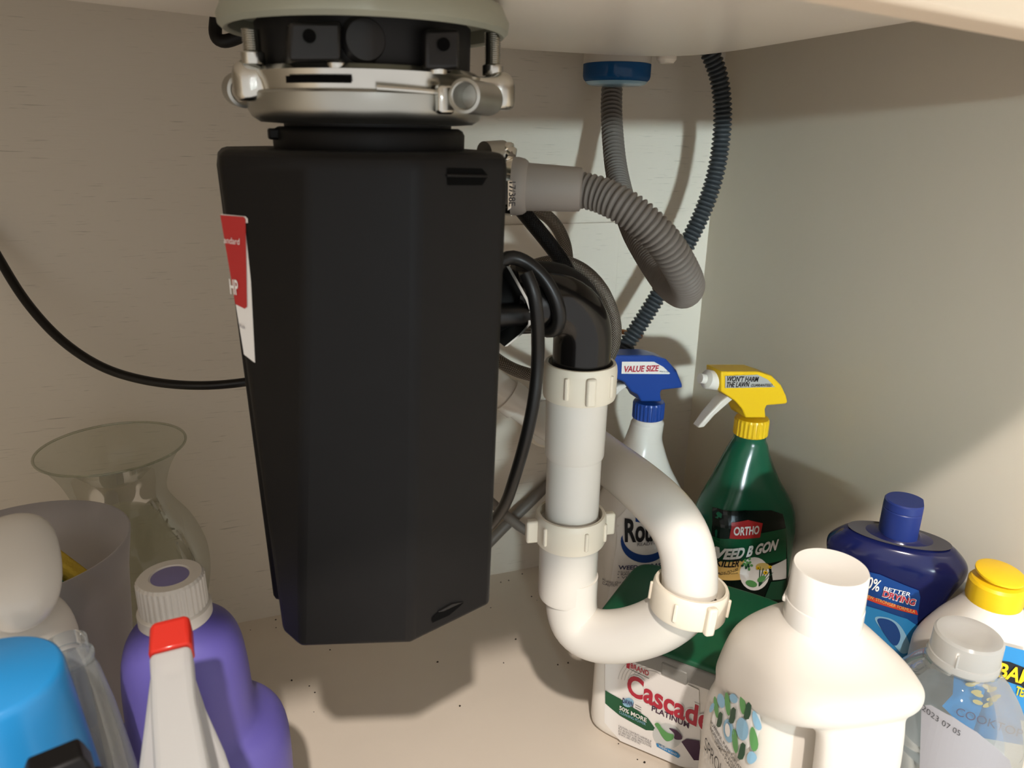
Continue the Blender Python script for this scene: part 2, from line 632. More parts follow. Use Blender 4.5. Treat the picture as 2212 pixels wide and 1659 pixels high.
_tc = {}
def glyphs(s, bold, shear):
    k = (s, bold, shear)
    if k in _tc: return _tc[k]
    cu = bpy.data.curves.new('txt', 'FONT')
    cu.body = s
    cu.size = 1.0
    cu.offset = bold
    cu.shear = shear
    cu.resolution_u = 4
    cu.fill_mode = 'FRONT'
    o = bpy.data.objects.new('txt', cu)
    COL.objects.link(o)
    bpy.context.view_layer.update()
    dg = bpy.context.evaluated_depsgraph_get()
    me = bpy.data.meshes.new_from_object(o.evaluated_get(dg))
    bpy.data.objects.remove(o)
    bpy.data.curves.remove(cu)
    vs_ = [(v.co.x, v.co.y) for v in me.vertices]
    fs = [tuple(p.vertices) for p in me.polygons]
    bpy.data.meshes.remove(me)
    _tc[k] = (vs_, fs)
    return _tc[k]

def text(face, s, p0, p1, m, parent, h=None, e=.0006, bold=0.0, shear=0.0, name='lettering', step=.005, px=True, upright=True, level=False):
    """text whose baseline runs from pixel p0 to p1; h = cap height in pixels (None keeps the font's proportion)"""
    vs_, fs = glyphs(s, bold, shear)
    if not vs_: return None
    x0 = min(v[0] for v in vs_); x1 = max(v[0] for v in vs_)
    a = Vector(face.px(*p0) if px else p0); b = Vector(face.px(*p1) if px else p1)
    if level: b.y = a.y
    d = b - a
    L = d.length
    sx = L / (x1 - x0)
    if h is None:
        sy = sx
    else:
        top = Vector(face.px(p0[0], p0[1] - h)) if px else a + Vector((0, h))
        sy = (top - a).length / .72
    dx = d / L
    dy = Vector((0, 1)) if upright else Vector((-dx.y, dx.x))
    bm = bmesh.new()
    vv = [bm.verts.new((a.x + dx.x * (v[0] - x0) * sx + dy.x * v[1] * sy, a.y + dx.y * (v[0] - x0) * sx + dy.y * v[1] * sy, 0)) for v in vs_]
    for f in fs:
        try: bm.faces.new([vv[i] for i in f])
        except ValueError: pass
    if step: _cut(bm, step)
    o = _emit(bm, face, e, name, m, parent)
    bm.free()
    return o

def rot_to(zdir, xref=(1, 0, 0)):
    z = Vector(zdir).normalized()
    x = Vector(xref)
    x = (x - z * x.dot(z)).normalized()
    y = z.cross(x)
    return Matrix((x, y, z)).transposed()

# ================================================================== STRUCTURE
YB, XR, XL = .729, .503, -.46
struct(obj('floor', G().box(((XL + XR) / 2, .40, -.009), (XR - XL + .04, .70, .018)), M_floor, smooth=False))
struct(obj('wall_back', G().box(((XL + XR) / 2, YB + .009, .36), (XR - XL + .04, .018, .76)), M_wall, smooth=False))
struct(obj('wall_right', G().box((XR + .009, .39, .36), (.018, .70, .76)), M_side, smooth=False))
struct(obj('wall_left', G().box((XL - .009, .39, .36), (.018, .70, .76)), M_side, smooth=False))
struct(obj('ceiling', G().box(((XL + XR) / 2, .345, .755), (XR - XL + .3, .82, .03)), M_counter, smooth=False))
# access board on the back wall: its top edge is the seam right of the disposer
s0 = Py(1100, 486, YB - .004); s1 = Py(1340, 479, YB - .004)
g = G().box(((.02 + s1.x) / 2, YB - .002, (s0.z + .20) / 2 + .0), (s1.x - .02, .004, s0.z - .20))
struct(obj('trim_1', g, M_wall, bevel=.0008))
# pale rail under the sink front
a, b = Pz(1900, 0, .535), Pz(2212, 60, .535)
c_, d_ = Pz(1990, 52, .535), Pz(2212, 92, .535)
du = (b - a).normalized(); dv = (d_ - c_).normalized()
f0, f1 = a - du * .12, a + du * ((XR - .004 - a.x) / du.x)
r0, r1 = c_ - dv * .13, c_ + dv * ((XR - .004 - c_.x) / dv.x)
g = G().loft([[f0, f1, r1, r0], [p + Vector((0, 0, .0235)) for p in (f0, f1, r1, r0)]])
struct(obj('trim_2', g, M_rail, bevel=.002))
# unseen board added above the rail to block light right of the sink
h0 = f0 + du * ((.366 - f0.x) / du.x); k0 = r0 + dv * ((.366 - r0.x) / dv.x)
g = G().loft([[p + Vector((0, 0, .0237)) for p in (h0, f1, r1, k0)], [Vector((p.x, p.y, .7385)) for p in (h0, f1, r1, k0)]])
struct(obj('light_blocker', g, M_rail, smooth=False))

# ------------------------------------------------------------------ sink
out = [(-.36, .30), (-.25, .37), (-.16, .42), (-.083, .4634), (-.0076, .496), (.1, .542), (.198, .567), (.279, .5705), (.325, .563),
       (.350, .542), (.358, .50), (.3585, .45), (.357, .34), (.357, .20), (.352, .14), (.32, .10), (.2, .085), (-.1, .08), (-.36, .08)]
op = spline([Vector((x, y, 0)) for x, y in out] + [Vector((out[0][0], out[0][1], 0))], .012)[:-1]
cen = Vector((.02, .28, 0))
rings = []
for z, off in ((.5585, -.06), (.5590, -.03), (.5600, -.012), (.5625, -.003), (.566, .0015), (.572, .006), (.582, .010), (.60, .013), (.66, .017), (.7395, .02)):
    rg = []
    for p in op:
        dr = (p - cen).normalized()
        q = p + dr * off
        rg.append(Vector((q.x, q.y, z)))
    rings.append(rg)
g = G().loft(rings)
tag(obj('sink', g, M_sink, angle=60), 'cream porcelain sink bowl seen from below above the disposer', 'sink')

# ================================================================== DISPOSER
DC = Vector((.0595, .387, 0))
dz_ = lambda py, px=790, y=DC.y: Py(px, py, y).z
T = thing('garbage_disposer', 'black tapered faceted garbage disposer hanging from the sink in the middle', 'garbage disposer', (DC.x, DC.y, .25))
Vt = [Vector(p) for p in ((-.0075, .405), (-.0062, .358), (.029, .3245), (.0724, .3128), (.1180, .331), (.1255, .372))]
Vb = [Vector(p) for p in ((.004, .400), (.0014, .351), (.0087, .3353), (.0634, .3198), (.1127, .3386), (.1190, .372))]
ZT, ZB = .4925, .248
def ring_at(t, z, ov=None, sc=1.0):
    pts = [Vt[i].lerp(Vb[i], t) for i in range(6)]
    if ov:
        for k, p in ov.items(): pts[k] = Vector(p)
    out_ = []
    for p in pts:
        q = DC.xy + (p - DC.xy) * sc
        out_.append(Vector((q.x, q.y, z)))
    return out_
rings = []
for z, ov, sc in ((ZT, None, .965), (ZT - .003, None, .99), (ZT - .008, None, 1.0), (.40, None, 1), (.32, None, 1)):
    rings.append(ring_at((ZT - z) / (ZT - ZB), z, ov, sc))
ZB4 = [.2515, .2495, .2475, .248, .2505, .256]
def at_t(i, z): return Vt[i].lerp(Vb[i], (ZT - z) / (ZT - ZB))
rl = ring_at((ZT - .285) / (ZT - ZB), .285)
rings.append(rl)
lb = ring_at(1.0, ZB)
lb = [Vector((p.x, p.y, ZB)) for p in lb]
rings.append(lb)
g = G().loft(rings)
obj('front_shell', g, M_black, T, bevel=.0035, seg=3, angle=25)
# rear shell: ends higher than the front one
Rt = [Vector((-.0075, .392)), Vector((-.0078, .425)), Vector((.016, .456)), Vector((.062, .468)), Vector((.104, .452)), Vector((.1262, .415)), Vector((.1255, .372))]
zr = Py(596, 1293, .395).z
def rr_ring(z, sc=1):
    t = (ZT - z) / (ZT - ZB)
    k = (1 - .085 * t) * sc
    return [Vector((DC.x + (p.x - DC.x) * k, DC.y + (p.y - DC.y) * k, z)) for p in Rt]
rings = [rr_ring(ZT, .96), rr_ring(ZT - .003, .985), rr_ring(ZT - .008)] + [rr_ring(ZT - .008 - (ZT - .008 - zr) * k / 3) for k in (1, 2, 3)]
obj('rear_shell', G().loft(rings), M_black, T, bevel=.003, seg=2)
# motor core closes the gap under the rear shell
obj('motor_core', G().lathe([(.05, .262), (.054, .27), (.056, .48)], 32, (DC.x + .002, DC.y + .004, 0)), M_rubber, T)
# vent slots on the right face, their inner shade laid on as flat black
def dface(i):
    o = Vector((Vt[i].x, Vt[i].y, ZT)); p = Vector((Vt[i + 1].x, Vt[i + 1].y, ZT)); q = Vector((Vb[i].x, Vb[i].y, ZB))
    u = (p - o).normalized(); n = u.cross((o - q).normalized()).normalized()
    w = n.cross(u)
    if n.dot(CAM - o) < 0: n = -n; w = -w if w.z < 0 else w
    if w.z < 0: w = -w
    return Face(o, u, n, None, w)
FR = dface(3)
sl = decal(FR, [(966, 362), (1040, 364), (1052, 378), (1050, 384), (1040, 400), (966, 400)], M_holeshade, T, e=.0004, name='vent_slot_shade', step=0)
def proud(face, pts, m, parent, h, name, bev=.0006, base=-.001):
    q = [face.px(*p) for p in pts]
    return obj(name, G().loft([[face.pt(a_, b_, base) for a_, b_ in q], [face.pt(a_, b_, h) for a_, b_ in q]]), m, parent, bevel=bev)
proud(FR, [(963, 375), (1050, 377), (1052, 384), (963, 382)], M_black, sl, .0014, 'vent_louvre')
decal(FR, [(932, 1334), (950, 1316), (985, 1301), (1000, 1300), (990, 1310), (968, 1328), (932, 1344)], M_holeshade, T, e=.0005, name='vent_slot_shade', step=0)
proud(FR, [(944, 1320), (975, 1302), (1000, 1298), (985, 1304), (955, 1318)], M_black2, T, .0016, 'vent_rim')
# sticker on the left face
FL = dface(1)
lab = decal(FL, [(479, 462), (532, 467), (537, 472), (553, 783), (548, 780), (529, 765)], M_white, T, e=.0004, name='sticker', step=0)
decal(FL, [(479.5, 464), (530, 468), (534, 473), (537, 662), (532, 666), (512, 656)], M_red, lab, e=.0007, name='red_panel', step=0)
text(FL, 'andard', (489, 524), (524, 528), M_white, lab, h=14, e=.001, shear=.2, step=0)
text(FL, 'HP', (503, 633), (521, 636), M_white, lab, h=32, e=.001, bold=.02, step=0)
text(FL, 'Risk', (523, 705), (535, 710), M_grey_ink, lab, h=8, e=.001, step=0)
MC = DC + Vector((.0052, -.001, 0))
# neck and collars
nz = lambda py: dz_(py)
obj('neck', G().lathe([(.040, ZT - .004), (.040, ZT + .035)], 48, MC), M_rubber, T)
obj('collar', G().lathe([(.0445, ZT - .004), (.0462, ZT - .001), (.0465, nz(290)), (.0455, nz(281)), (.0435, nz(276))], 56, DC + Vector((.0058, 0, 0))), M_black, T)
obj('upper_collar', G().lathe([(.0398, nz(284)), (.0402, nz(280)), (.0402, nz(262))], 56, MC), M_rubber, T)
obj('collar_lug', G().box(Vector((MC.x - .0445, MC.y - .006, nz(292))), (.007, .012, .005)), M_black, T, bevel=.001)
# shiny lower mounting ring with a rounded bottom edge
zb_, zm_, zt_ = nz(267), nz(207), nz(158)
obj('lower_ring', G().lathe([(.042, zb_ - .0005), (.0505, zb_), (.0540, zb_ + .0022), (.0558, zb_ + .0055), (.0562, zm_ - .001), (.0555, zm_), (.044, zm_)], 72, MC), M_zinc2, T)
obj('clamp_ring', G().lathe([(.045, zm_ - .0005), (.0538, zm_ + .0002), (.0545, zm_ + .004), (.0560, zm_ + .008), (.0555, zt_ - .003), (.053, zt_), (.046, zt_ + .0005)], 72, MC), M_zinc, T)
# ears that carry the three bolts
def ear(px, py, y, name='ring_ear'):
    p = Py(px, py, y)
    g_ = G().lathe([(.0, -.0095), (.0062, -.0095), (.0078, -.008), (.0078, .002), (.0070, .0052), (.0045, .0075), (.0, .0082)], 28, p, cap0=False, cap1=False)
    dirv = (Vector((MC.x, MC.y, p.z)) - p)
    dirv.z = 0
    L = dirv.length; dirv.normalize()
    side = Vector((-dirv.y, dirv.x, 0))
    a0, a1 = p + dirv * .001, p + dirv * (L - .047)
    rg = []
    for q, w_ in ((a0, .0075), (a1, .017)):
        rg.append([q + side * w_ + Vector((0, 0, -.006)), q - side * w_ + Vector((0, 0, -.006)), q - side * w_ + Vector((0, 0, .005)), q + side * w_ + Vector((0, 0, .005))])
    g_.loft(rg)
    return obj(name, g_, M_zinc, T, remesh=.0012)
eL = ear(540, 170, .372); eR = ear(1078, 193, .367)
p3 = Vector((MC.x + .005, MC.y + .066, nz(180)))
ear_p = G().lathe([(.0062, -.0095), (.0078, -.008), (.0078, .002), (.0045, .0075)], 24, p3)
ear_p.box(p3 + Vector((0, -.012, 0)), (.022, .02, .010))
obj('ring_ear', ear_p, M_zinc, T, remesh=.0015)
# curved slot lip, rolled lugs and wire
def rolled(px0, py0, px1, py1, y0, y1, r, name='rolled_lug', open_=True):
    p, q = Py(px0, py0, y0), Py(px1, py1, y1)
    ax = (q - p)
    Mx = rot_to(ax, (0, 0, 1))
    g_ = G().lathe([(r * .74, ax.length), (r * .74, .0), (r * .82, -.0004), (r, 0), (r, ax.length)], 30, p, Mx, cap0=False, cap1=False)
    return obj(name, g_, M_zinc2, T)
rolled(1003, 207, 1055, 215, .326, .352, .0072)
obj('lug_bore', G().lathe([(.0053, .012), (.0053, .0115)], 24, Py(1003, 207, .326), rot_to(Py(1055, 215, .352) - Py(1003, 207, .326), (0, 0, 1))), M_zinc2, T)
rolled(528, 196, 515, 193, .386, .398, .0076)
obj('ring_tab', G().box(Py(960, 215, .333), (.008, .005, .012), Matrix.Rotation(.35, 3, 'Z')), M_zinc, T, bevel=.0015)
# slot between the two rings: a dark strip for the shade inside
def ringstrip(a0, a1, r, z0, z1, name, m=M_holeshade):
    n_ = 14
    lo = [Vector((MC.x + r * math.sin(a0 + (a1 - a0) * i / n_), MC.y - r * math.cos(a0 + (a1 - a0) * i / n_), z0)) for i in range(n_ + 1)]
    hi = [Vector((p.x, p.y, z1)) for p in lo]
    return obj(name, G().loft([lo, hi], False, False, closed=False), m, T, solid=.0006)
ringstrip(-.80, -.28, .0564, nz(196), nz(183), 'ring_slot_shade')
wire = [Vector((MC.x + .0570 * math.sin(a_), MC.y - .0570 * math.cos(a_), nz(203) - (a_ + .1) * .002)) for a_ in [(-.1 + .65 * i / 16) for i in range(17)]]
obj('locking_wire', G().tube(wire, .0011, 8), M_zinc, T)
# upper mounting flange
zu0 = nz(78); zu1 = nz(36)
obj('mounting_flange', G().lathe([(.050, zu1 - .001), (.0612, zu1 - .0012), (.0622, zu0 + .0012), (.0630, zu0 + .0004), (.0645, zu0), (.0666, zu0 + .002), (.0670, zu0 + .006), (.0658, zu1), (.064, zu1 + .004), (.05, zu1 + .005)], 72, MC + Vector((.0012, 0, 0))), M_ring, T)
obj('sink_flange', G().lathe([(.052, zu1), (.056, zu1 + .002), (.056, .561)], 56, MC), M_rubber, T)
# black casting between the rings, with two lugs and a boss
zc0, zc1 = nz(150), nz(62)
obj('black_mount_core', G().lathe([(.046, zt_ - .004), (.0495, zc0), (.0500, zc1), (.0465, zu1 - .002)], 48, MC), M_rubber, T)
def lug(px0, px1, py0, py1, y, holepx):
    q = [Py(px0, py1, y), Py(px1, py1, y), Py(px1, py0, y), Py(px0, py0, y)]
    lg = obj('mount_lug', G().prism(q, (0, .03, 0)), M_black2, T, bevel=.0018, seg=3)
    hp = Py(holepx[0], holepx[1], y - .0004)
    obj('lug_hole_shade', G().lathe([(.0026, 0), (.0026, .001)], 20, hp, rot_to((0, -1, 0))), M_holeshade, lg)  # black disc on the surface for the shade in the hole
    return lg
lug(624, 738, 45, 131, .334, (668, 78))
lug(918, 994, 62, 150, .331, (958, 96))
obj('mount_boss', G().lathe([(.0, .0), (.008, .0), (.010, -.002), (.010, -.015)], 28, Py(790, 85, .336), rot_to((0, -1, 0)), cap0=False), M_black2, T)
obj('mount_web', G().prism([Py(738, 130, .340), Py(925, 143, .340), Py(925, 60, .340), Py(738, 45, .340)], (0, .02, 0)), M_black, T, bevel=.001)
for px_, y_ in ((727, .339), (945, .336)):
    obj('ring_clip', G().lathe([(.0, .0018), (.003, .0015), (.0042, .0), (.004, -.002)], 16, Py(px_, 137 if px_ < 800 else 150, y_), cap0=False), M_zinc, T)
# threaded bolts
def bolt(px, py0, py1, y):
    p0, p1 = Py(px, py1, y), Py(px + (px - 800) * -.004, py0, y)
    g_ = G()
    n_ = int((p1.z - p0.z) / .00045)
    prof = []
    for i in range(n_):
        prof.append((.0034 if i % 2 else .00405, p0.z + i * .00045))
    g_.lathe(prof, 20, (p0.x, p0.y, 0))
    b_ = obj('mounting_bolt', g_, M_zinc, T, angle=10)
    obj('bolt_collar', G().lathe([(.0048, p0.z - .002), (.005, p0.z - .0015), (.005, p0.z + .0025), (.0046, p0.z + .003)], 20, (p0.x, p0.y, 0)), M_zinc, b_)
bolt(547, 60, 128, .366)
bolt(1064, 66, 155, .369)
bolt_z = nz(110)
obj('mounting_bolt', G().lathe([(.004, bolt_z - .02), (.004, bolt_z + .02)], 16, (p3.x, p3.y, 0)), M_zinc, T)
# outlet plate, bolt and stub on the right side
pl = [(1101, 575), (1142, 648), (1150, 670), (1147, 700), (1128, 722), (1096, 748)]
yf = .395
fr = [Py(x, y, yf) for x, y in pl]
thk = Vector((-.0018, 0, 0))
rg = [[p for p in fr], [p + Vector((0, .062, 0)) for p in fr], [p + Vector((0, .062, 0)) + thk for p in fr], [p + thk for p in fr]]
g = G().loft(rg, False, False, closed=False)
g.loft([rg[3], rg[0]], False, False, closed=False)
plt_ = obj('outlet_plate', g, M_zinc, T, smooth=False)
hp = Py(1147, 678, yf + .004)
obj('hex_bolt', G().lathe([(.0052, 0), (.0052, .0034)], 6, hp, rot_to((1, 0, 0))), M_chrome, plt_, smooth=False)
a_, b_ = Py(1080, 682, yf + .006), Py(1146, 678, yf + .006)
obj('outlet_stub', G().tube([Vector((DC.x + .045, a_.y, a_.z)), b_], .0065, 24), M_black2, T)
a_, b_ = Py(1085, 655, yf + .035), Py(1150, 650, yf + .035)
obj('outlet_port', G().tube([Vector((DC.x + .03, a_.y, a_.z)), b_], .0205, 32), M_black, T)
sp_ = Pd(1104, 402, .432)
obj('hose_spigot', G().tube([Vector((DC.x + .03, sp_.y, sp_.z)), sp_, Pd(1130, 403.5, .431)], .0115, 24), M_black2, T)

# ------------------------------------------------------------------ black elbow
PX, PYY = .1975, .415
zel = Py(1257, 648, PYY).z
T = thing('discharge_elbow', 'glossy black drain elbow turning down from the disposer into the white pipe', 'pipe', (PX, PYY, Py(1257, 800, PYY).z))
xe = Py(1257, 760, PYY).x
p0 = Vector((Py(1120, 650, PYY - .002).x, PYY + .004, zel + .001))
Rb = .026
path = [p0, p0.lerp(Vector((xe - Rb, PYY, zel)), .5), Vector((xe - Rb, PYY, zel))]
for k in range(1, 10):
    a_ = PI / 2 * k / 9
    path.append(Vector((xe - Rb + Rb * math.sin(a_), PYY, zel - Rb + Rb * math.cos(a_))))
zb0 = Py(1257, 812, PYY).z
path.append(Vector((xe, PYY, (zel - Rb + zb0) / 2)))
path.append(Vector((xe, PYY, zb0)))
obj('elbow_tube', G().tube(path, .0188, 36), M_gblack, T)
fp = [p + Vector((0, .012, .003)) for p in path[:11]]
obj('elbow_flange', G().tube([q + Vector((.0022, .0, .0015)) for q in fp], .0188, 30), M_black, T)

# ------------------------------------------------------------------ white drain pipe and trap
def nut(c, axis, r, h, tabs, name, T, tabw=.0035, tabh=.003, wing=()):
    Mx = rot_to(axis)
    g_ = G().lathe([(r * .80, -h * .5), (r * .97, -h * .5), (r, -h * .42), (r, h * .28), (r * .985, h * .42), (r * .95, h * .5), (r * .875, h * .5), (r * .865, h * .0), (r * .80, -h * .1)], 64, c, Mx, cap0=False, cap1=False)
    o = obj(name, g_, M_nut, T, angle=40)
    for a in tabs:
        q = Vector(c) + Mx @ Vector((r * math.cos(a), r * math.sin(a), -.0 * h))
        obj('grip_rib', G().box(q, (tabh, tabw * .75, h * .62), Mx @ Matrix.Rotation(a, 3, 'Z')), M_nut, o, bevel=.0008)
    for a, ln, hh in wing:
        q = Vector(c) + Mx @ Vector(((r + ln / 2 - .001) * math.cos(a), (r + ln / 2 - .001) * math.sin(a), -h * .05))
        obj('nut_wing', G().box(q, (ln, .0065, hh), Mx @ Matrix.Rotation(a, 3, 'Z')), M_nut, o, bevel=.0015)
    return o
zz = lambda py, px=1243: Py(px, py, PYY).z
T = thing('drain_pipe', 'straight white pvc drain pipe below the black elbow with an ivory slip nut', 'pipe', (PX, PYY, zz(1140)))
xa = lambda py: PX + (Py(1257, 800, PYY).x - PX) * 0
zt = zz(830, 1255)
cn = Vector((PX + .0015, PYY, zz(818, 1255)))
nut(cn, (0, 0, 1), .0240, .0235, (-2.35, -1.05, .1, 1.9), 'slip_nut', T, wing=((-1.72, .004, .0185),))
obj('socket', G().lathe([(.0168, zz(985)), (.0190, zz(984)), (.0199, zz(978)), (.0203, zz(860)), (.0203, zz(800))], 48, (PX, PYY, 0)), M_pvc, T)
obj('tube', G().lathe([(.0184, zz(1200)), (.0184, zz(960))], 48, (PX, PYY, 0)), M_pvc, T)

I = Vector((PX - .001, PYY, 0)); O = Vector((.2530, .3455, 0))
T = thing('drain_trap', 'white pvc J-bend trap under the straight pipe with two ivory slip nuts', 'drain trap', (I.x, I.y, .16))
mid = (I + O) / 2
Rt_ = (O - I).length / 2
hd = (O - I).normalized()
zc = zz(1300, 1240) - .002
zc = .2225
tn = Vector((hd.y, -hd.x, 0))
bp = [Pn(x, y, I, tn) for x, y in ((1236, 1240), (1234, 1285), (1235, 1318), (1247, 1350), (1277, 1370), (1322, 1375), (1375, 1367), (1428, 1346), (1468, 1315), (1486, 1290), (1488, 1286))]
path = smooth_path(bp, .003, 1)
obj('bend', G().tube(path, .0184, 40), M_pvc, T)
obj('inlet_socket', G().lathe([(.0176, zz(1282)), (.0198, zz(1280)), (.0206, zz(1272)), (.0208, zz(1140)), (.0208, zz(1120))], 48, (I.x, I.y, 0)), M_pvc, T)
nut(Vector((I.x + .0005, I.y, zz(1133))), (0, 0, 1), .0246, .0215, (-2.75, -1.55, -.75, 1.2), 'slip_nut', T, wing=((-.12, .0085, .0165), (3.02, .0085, .0165), (1.3, .008, .016)))
n3 = Pd(1489, 1290, .478)
nut(n3, (.10, .02, 1), .0243, .0200, (-2.5, -.75, .35, 2.6), 'outlet_nut', T, wing=((-1.62, .005, .019),))

T = thing('trap_arm', 'white pvc trap arm curving back from the trap to the wall', 'pipe', tuple(Pd(1180, 900, .66)))
ap = [Pd(*q) for q in ((1489, 1278, .478), (1490, 1255, .477), (1490, 1220, .476), (1476, 1160, .478), (1440, 1105, .49), (1380, 1048, .525), (1310, 993, .575), (1240, 940, .62), (1180, 905, .66))]
obj('arm_tube', G().tube(smooth_path(ap, .004, 2), .0178, 40), M_pvc, T)

T = thing('wall_drain_fitting', 'white drain fitting on the back wall behind the straight pipe', 'pipe', tuple(Py(1170, 920, .70)))
pa, pb = Py(1040, 812, .69), Py(1165, 905, .675)
obj('branch_tube', G().tube([pa, pa.lerp(pb, .5), pb], .0165, 32), M_pvc, T)
pc = Py(1180, 925, .69)
obj('collar_nut', G().lathe([(.020, .03), (.0235, .03), (.0235, .006), (.022, .0), (.019, .0)], 40, pc, rot_to((.25, .9, -.1), (0, 0, 1))), M_nut, T)
obj('wall_tube', G().tube([pc + Vector((0, -.005, 0)), Vector((pc.x + .003, YB, pc.z))], .0185, 32), M_pvc, T)
obj('branch_socket', G().tube([pa + (pb - pa) * .42, pa + (pb - pa) * .62], .019, 32), M_pvc, T)

# ================================================================== HOSES
def ribbed(name, path, r, m, T, pitch=(.0044, .0044), depth=(.002, .002), n=22, split=.4):
    st = min(pitch) / 8
    q = smooth_path(path, st, 8)
    N = len(q)
    ph, rr = 0.0, []
    for i in range(N):
        t = min(1, max(0, (i / N - split + .08) / .16))
        ph += st / (pitch[0] * (1 - t) + pitch[1] * t)
        d = depth[0] * (1 - t) + depth[1] * t
        s_ = .5 + .5 * math.cos(2 * PI * ph)
        rr.append(r - d * (1 - s_ ** .45))
    return obj(name, G().tube(q, lambda i, L: rr[min(i, N - 1)], n), m, T, angle=80)

T = thing('dishwasher_drain_hose', 'grey corrugated drain hose looping from the disposer up behind to the sink', 'hose', tuple(Pd(1115, 400, .43)))
hp_ = [(1255, 410, .428), (1300, 422, .424), (1345, 445, .42), (1395, 482, .42), (1440, 530, .425), (1472, 582, .437), (1486, 618, .458), (1472, 632, .485),
       (1440, 608, .52), (1402, 555, .56), (1370, 500, .60), (1348, 440, .64), (1332, 370, .68), (1324, 300, .70), (1321, 240, .71), (1322, 190, .715), (1326, 130, .715), (1330, 60, .715)]
ribbed('ribbed_tube', [Pd(*q) for q in hp_], .0104, M_hoseg, T, pitch=(.0033, .0046), depth=(.0019, .0040))
c0, c1 = Pd(1104, 402, .432), Pd(1258, 410, .428)
ax = (c1 - c0).normalized()
L = (c1 - c0).length
Mx = rot_to(ax, (0, 0, 1))
obj('rubber_cuff', G().lathe([(.0152, -.004), (.0164, 0), (.0165, .004), (.0158, .0075), (.0146, .0092), (.0137, .0098), (.0135, .011), (.0126, L - .004), (.0122, L - .001), (.0105, L)], 48, c0, Mx), M_cuff, T)
T2 = thing('hose_clamp', 'steel worm clamp around the grey hose cuff at the disposer', 'hose clamp', tuple(c0))
obj('clamp_band', G().lathe([(.0166, -.006), (.0172, -.006), (.0172, .0012), (.0166, .0012)], 48, c0, Mx), M_chrome, T2)
FCL = Face(Pd(1101, 420, .4150), CX_, -CZ_, None, -CY_)
cpl = proud(FCL, [(1096, 390), (1107, 391), (1108, 420), (1104, 450), (1096, 455)], M_chrome, T2, .0006, 'clamp_plate', .0003)
text(FCL, '17/38E', (1100, 394), (1099, 446), M_ink, cpl, h=None, e=.0009, step=0, upright=False)
q0, q1 = Pd(1046, 330, .415), Pd(1086, 327, .425)
obj('screw_housing', G().tube([q0, q1], .0062, 20), M_zinc2, T2)
obj('screw_head', G().lathe([(.0062, 0), (.0070, .0015), (.0070, .003), (.0058, .0035), (.0058, .006), (.003, .0075)], 20, q1, rot_to(Vector((.55, -.5, -.45)))), M_chrome, T2)

T = thing('air_gap_hose', 'blue-black corrugated hose along the back wall corner right of the grey loop', 'hose', tuple(Py(1335, 775, .69)))
hq = [(1500, 40), (1530, 105), (1552, 165), (1561, 235), (1557, 310), (1543, 385), (1516, 462), (1480, 535), (1442, 603), (1405, 665), (1368, 722), (1335, 772), (1300, 822)]
ribbed('ribbed_tube', [Py(x, y, .655) for x, y in hq], .0092, M_hoseb, T, pitch=(.0045, .0045), depth=(.0028, .0028))

def cord(name, label, cat, pts, r, m, part='sheath', step=.004, n=14):
    t_ = thing(name, label, cat, tuple(pts[-1]))
    obj(part, G().tube(smooth_path(pts, step, 2), r, n), m, t_)
    return t_
cord('braided_supply_hose', 'steel braided supply hose arching behind the black elbow', 'hose',
     [Py(1000, 660, .728)] + [Pd(*q) for q in ((1090, 600, .62), (1145, 577, .60), (1200, 562, .60), (1250, 575, .60), (1295, 615, .60), (1322, 670, .605), (1331, 720, .61), (1318, 770, .62), (1285, 820, .65))] + [Py(1268, 850, .728)], .0053, M_braid, 'braided_sleeve')
cord('braided_supply_hose', 'steel braided supply hose dropping from behind the grey cuff', 'hose',
     [Py(1040, 425, .728)] + [Pd(*q) for q in ((1120, 440, .65), (1172, 458, .64), (1205, 490, .64), (1222, 530, .64), (1225, 565, .64), (1222, 610, .65), (1216, 660, .69), (1212, 690, .715))], .0056, M_braid, 'braided_sleeve')
cord('braided_supply_hose', 'short visible end of a steel braided hose beside the disposer above the wall fitting', 'hose',
     [Py(980, 700, .728)] + [Pd(*q) for q in ((1060, 765, .62), (1095, 792, .60), (1130, 806, .60), (1180, 815, .61))] + [Py(1205, 812, .726)], .0053, M_braid, 'braided_sleeve')
cord('black_braided_hose', 'black braided hose slanting down from the grey cuff', 'hose',
     [Py(1010, 350, .728)] + [Pd(*q) for q in ((1100, 425, .57), (1140, 470, .55), (1180, 518, .55), (1212, 560, .55), (1238, 605, .57))] + [Py(1278, 640, .728)], .0058, M_bbraid, 'braided_sleeve')
cord('power_cord', 'thick black cord looped in front of the black elbow', 'cable',
     [Vector((DC.x + .045, DC.y + .01, .40)), Vector((DC.x + .062, DC.y + .012, .405))] + [Pd(*q) for q in ((1085, 554, .425), (1110, 552, .43), (1150, 572, .43), (1183, 608, .432), (1206, 655, .436), (1214, 695, .44), (1203, 722, .445), (1180, 722, .45), (1158, 700, .455), (1120, 660, .46))], .0042, M_cord)
cord('power_cord', 'black cord hanging straight down between disposer and white pipe', 'cable',
     [Pd(*q) for q in ((1136, 590, .410), (1154, 626, .410), (1161, 690, .418), (1162, 770, .435), (1156, 850, .44), (1138, 940, .45), (1112, 1030, .47), (1085, 1100, .50), (1030, 1160, .56), (960, 1190, .63), (900, 1180, .68))], .0039, M_cord)
cord('power_cord', 'thin black cord sagging across the back wall left of the disposer', 'cable',
     [Pd(*q) for q in ((-90, 380, .60), (-40, 490, .60), (0, 562, .60), (55, 650, .60), (130, 733, .60), (220, 793, .60), (320, 823, .60), (430, 833, .60), (540, 824, .605), (640, 800, .63), (740, 765, .68), (790, 750, .70))], .0037, M_cord)
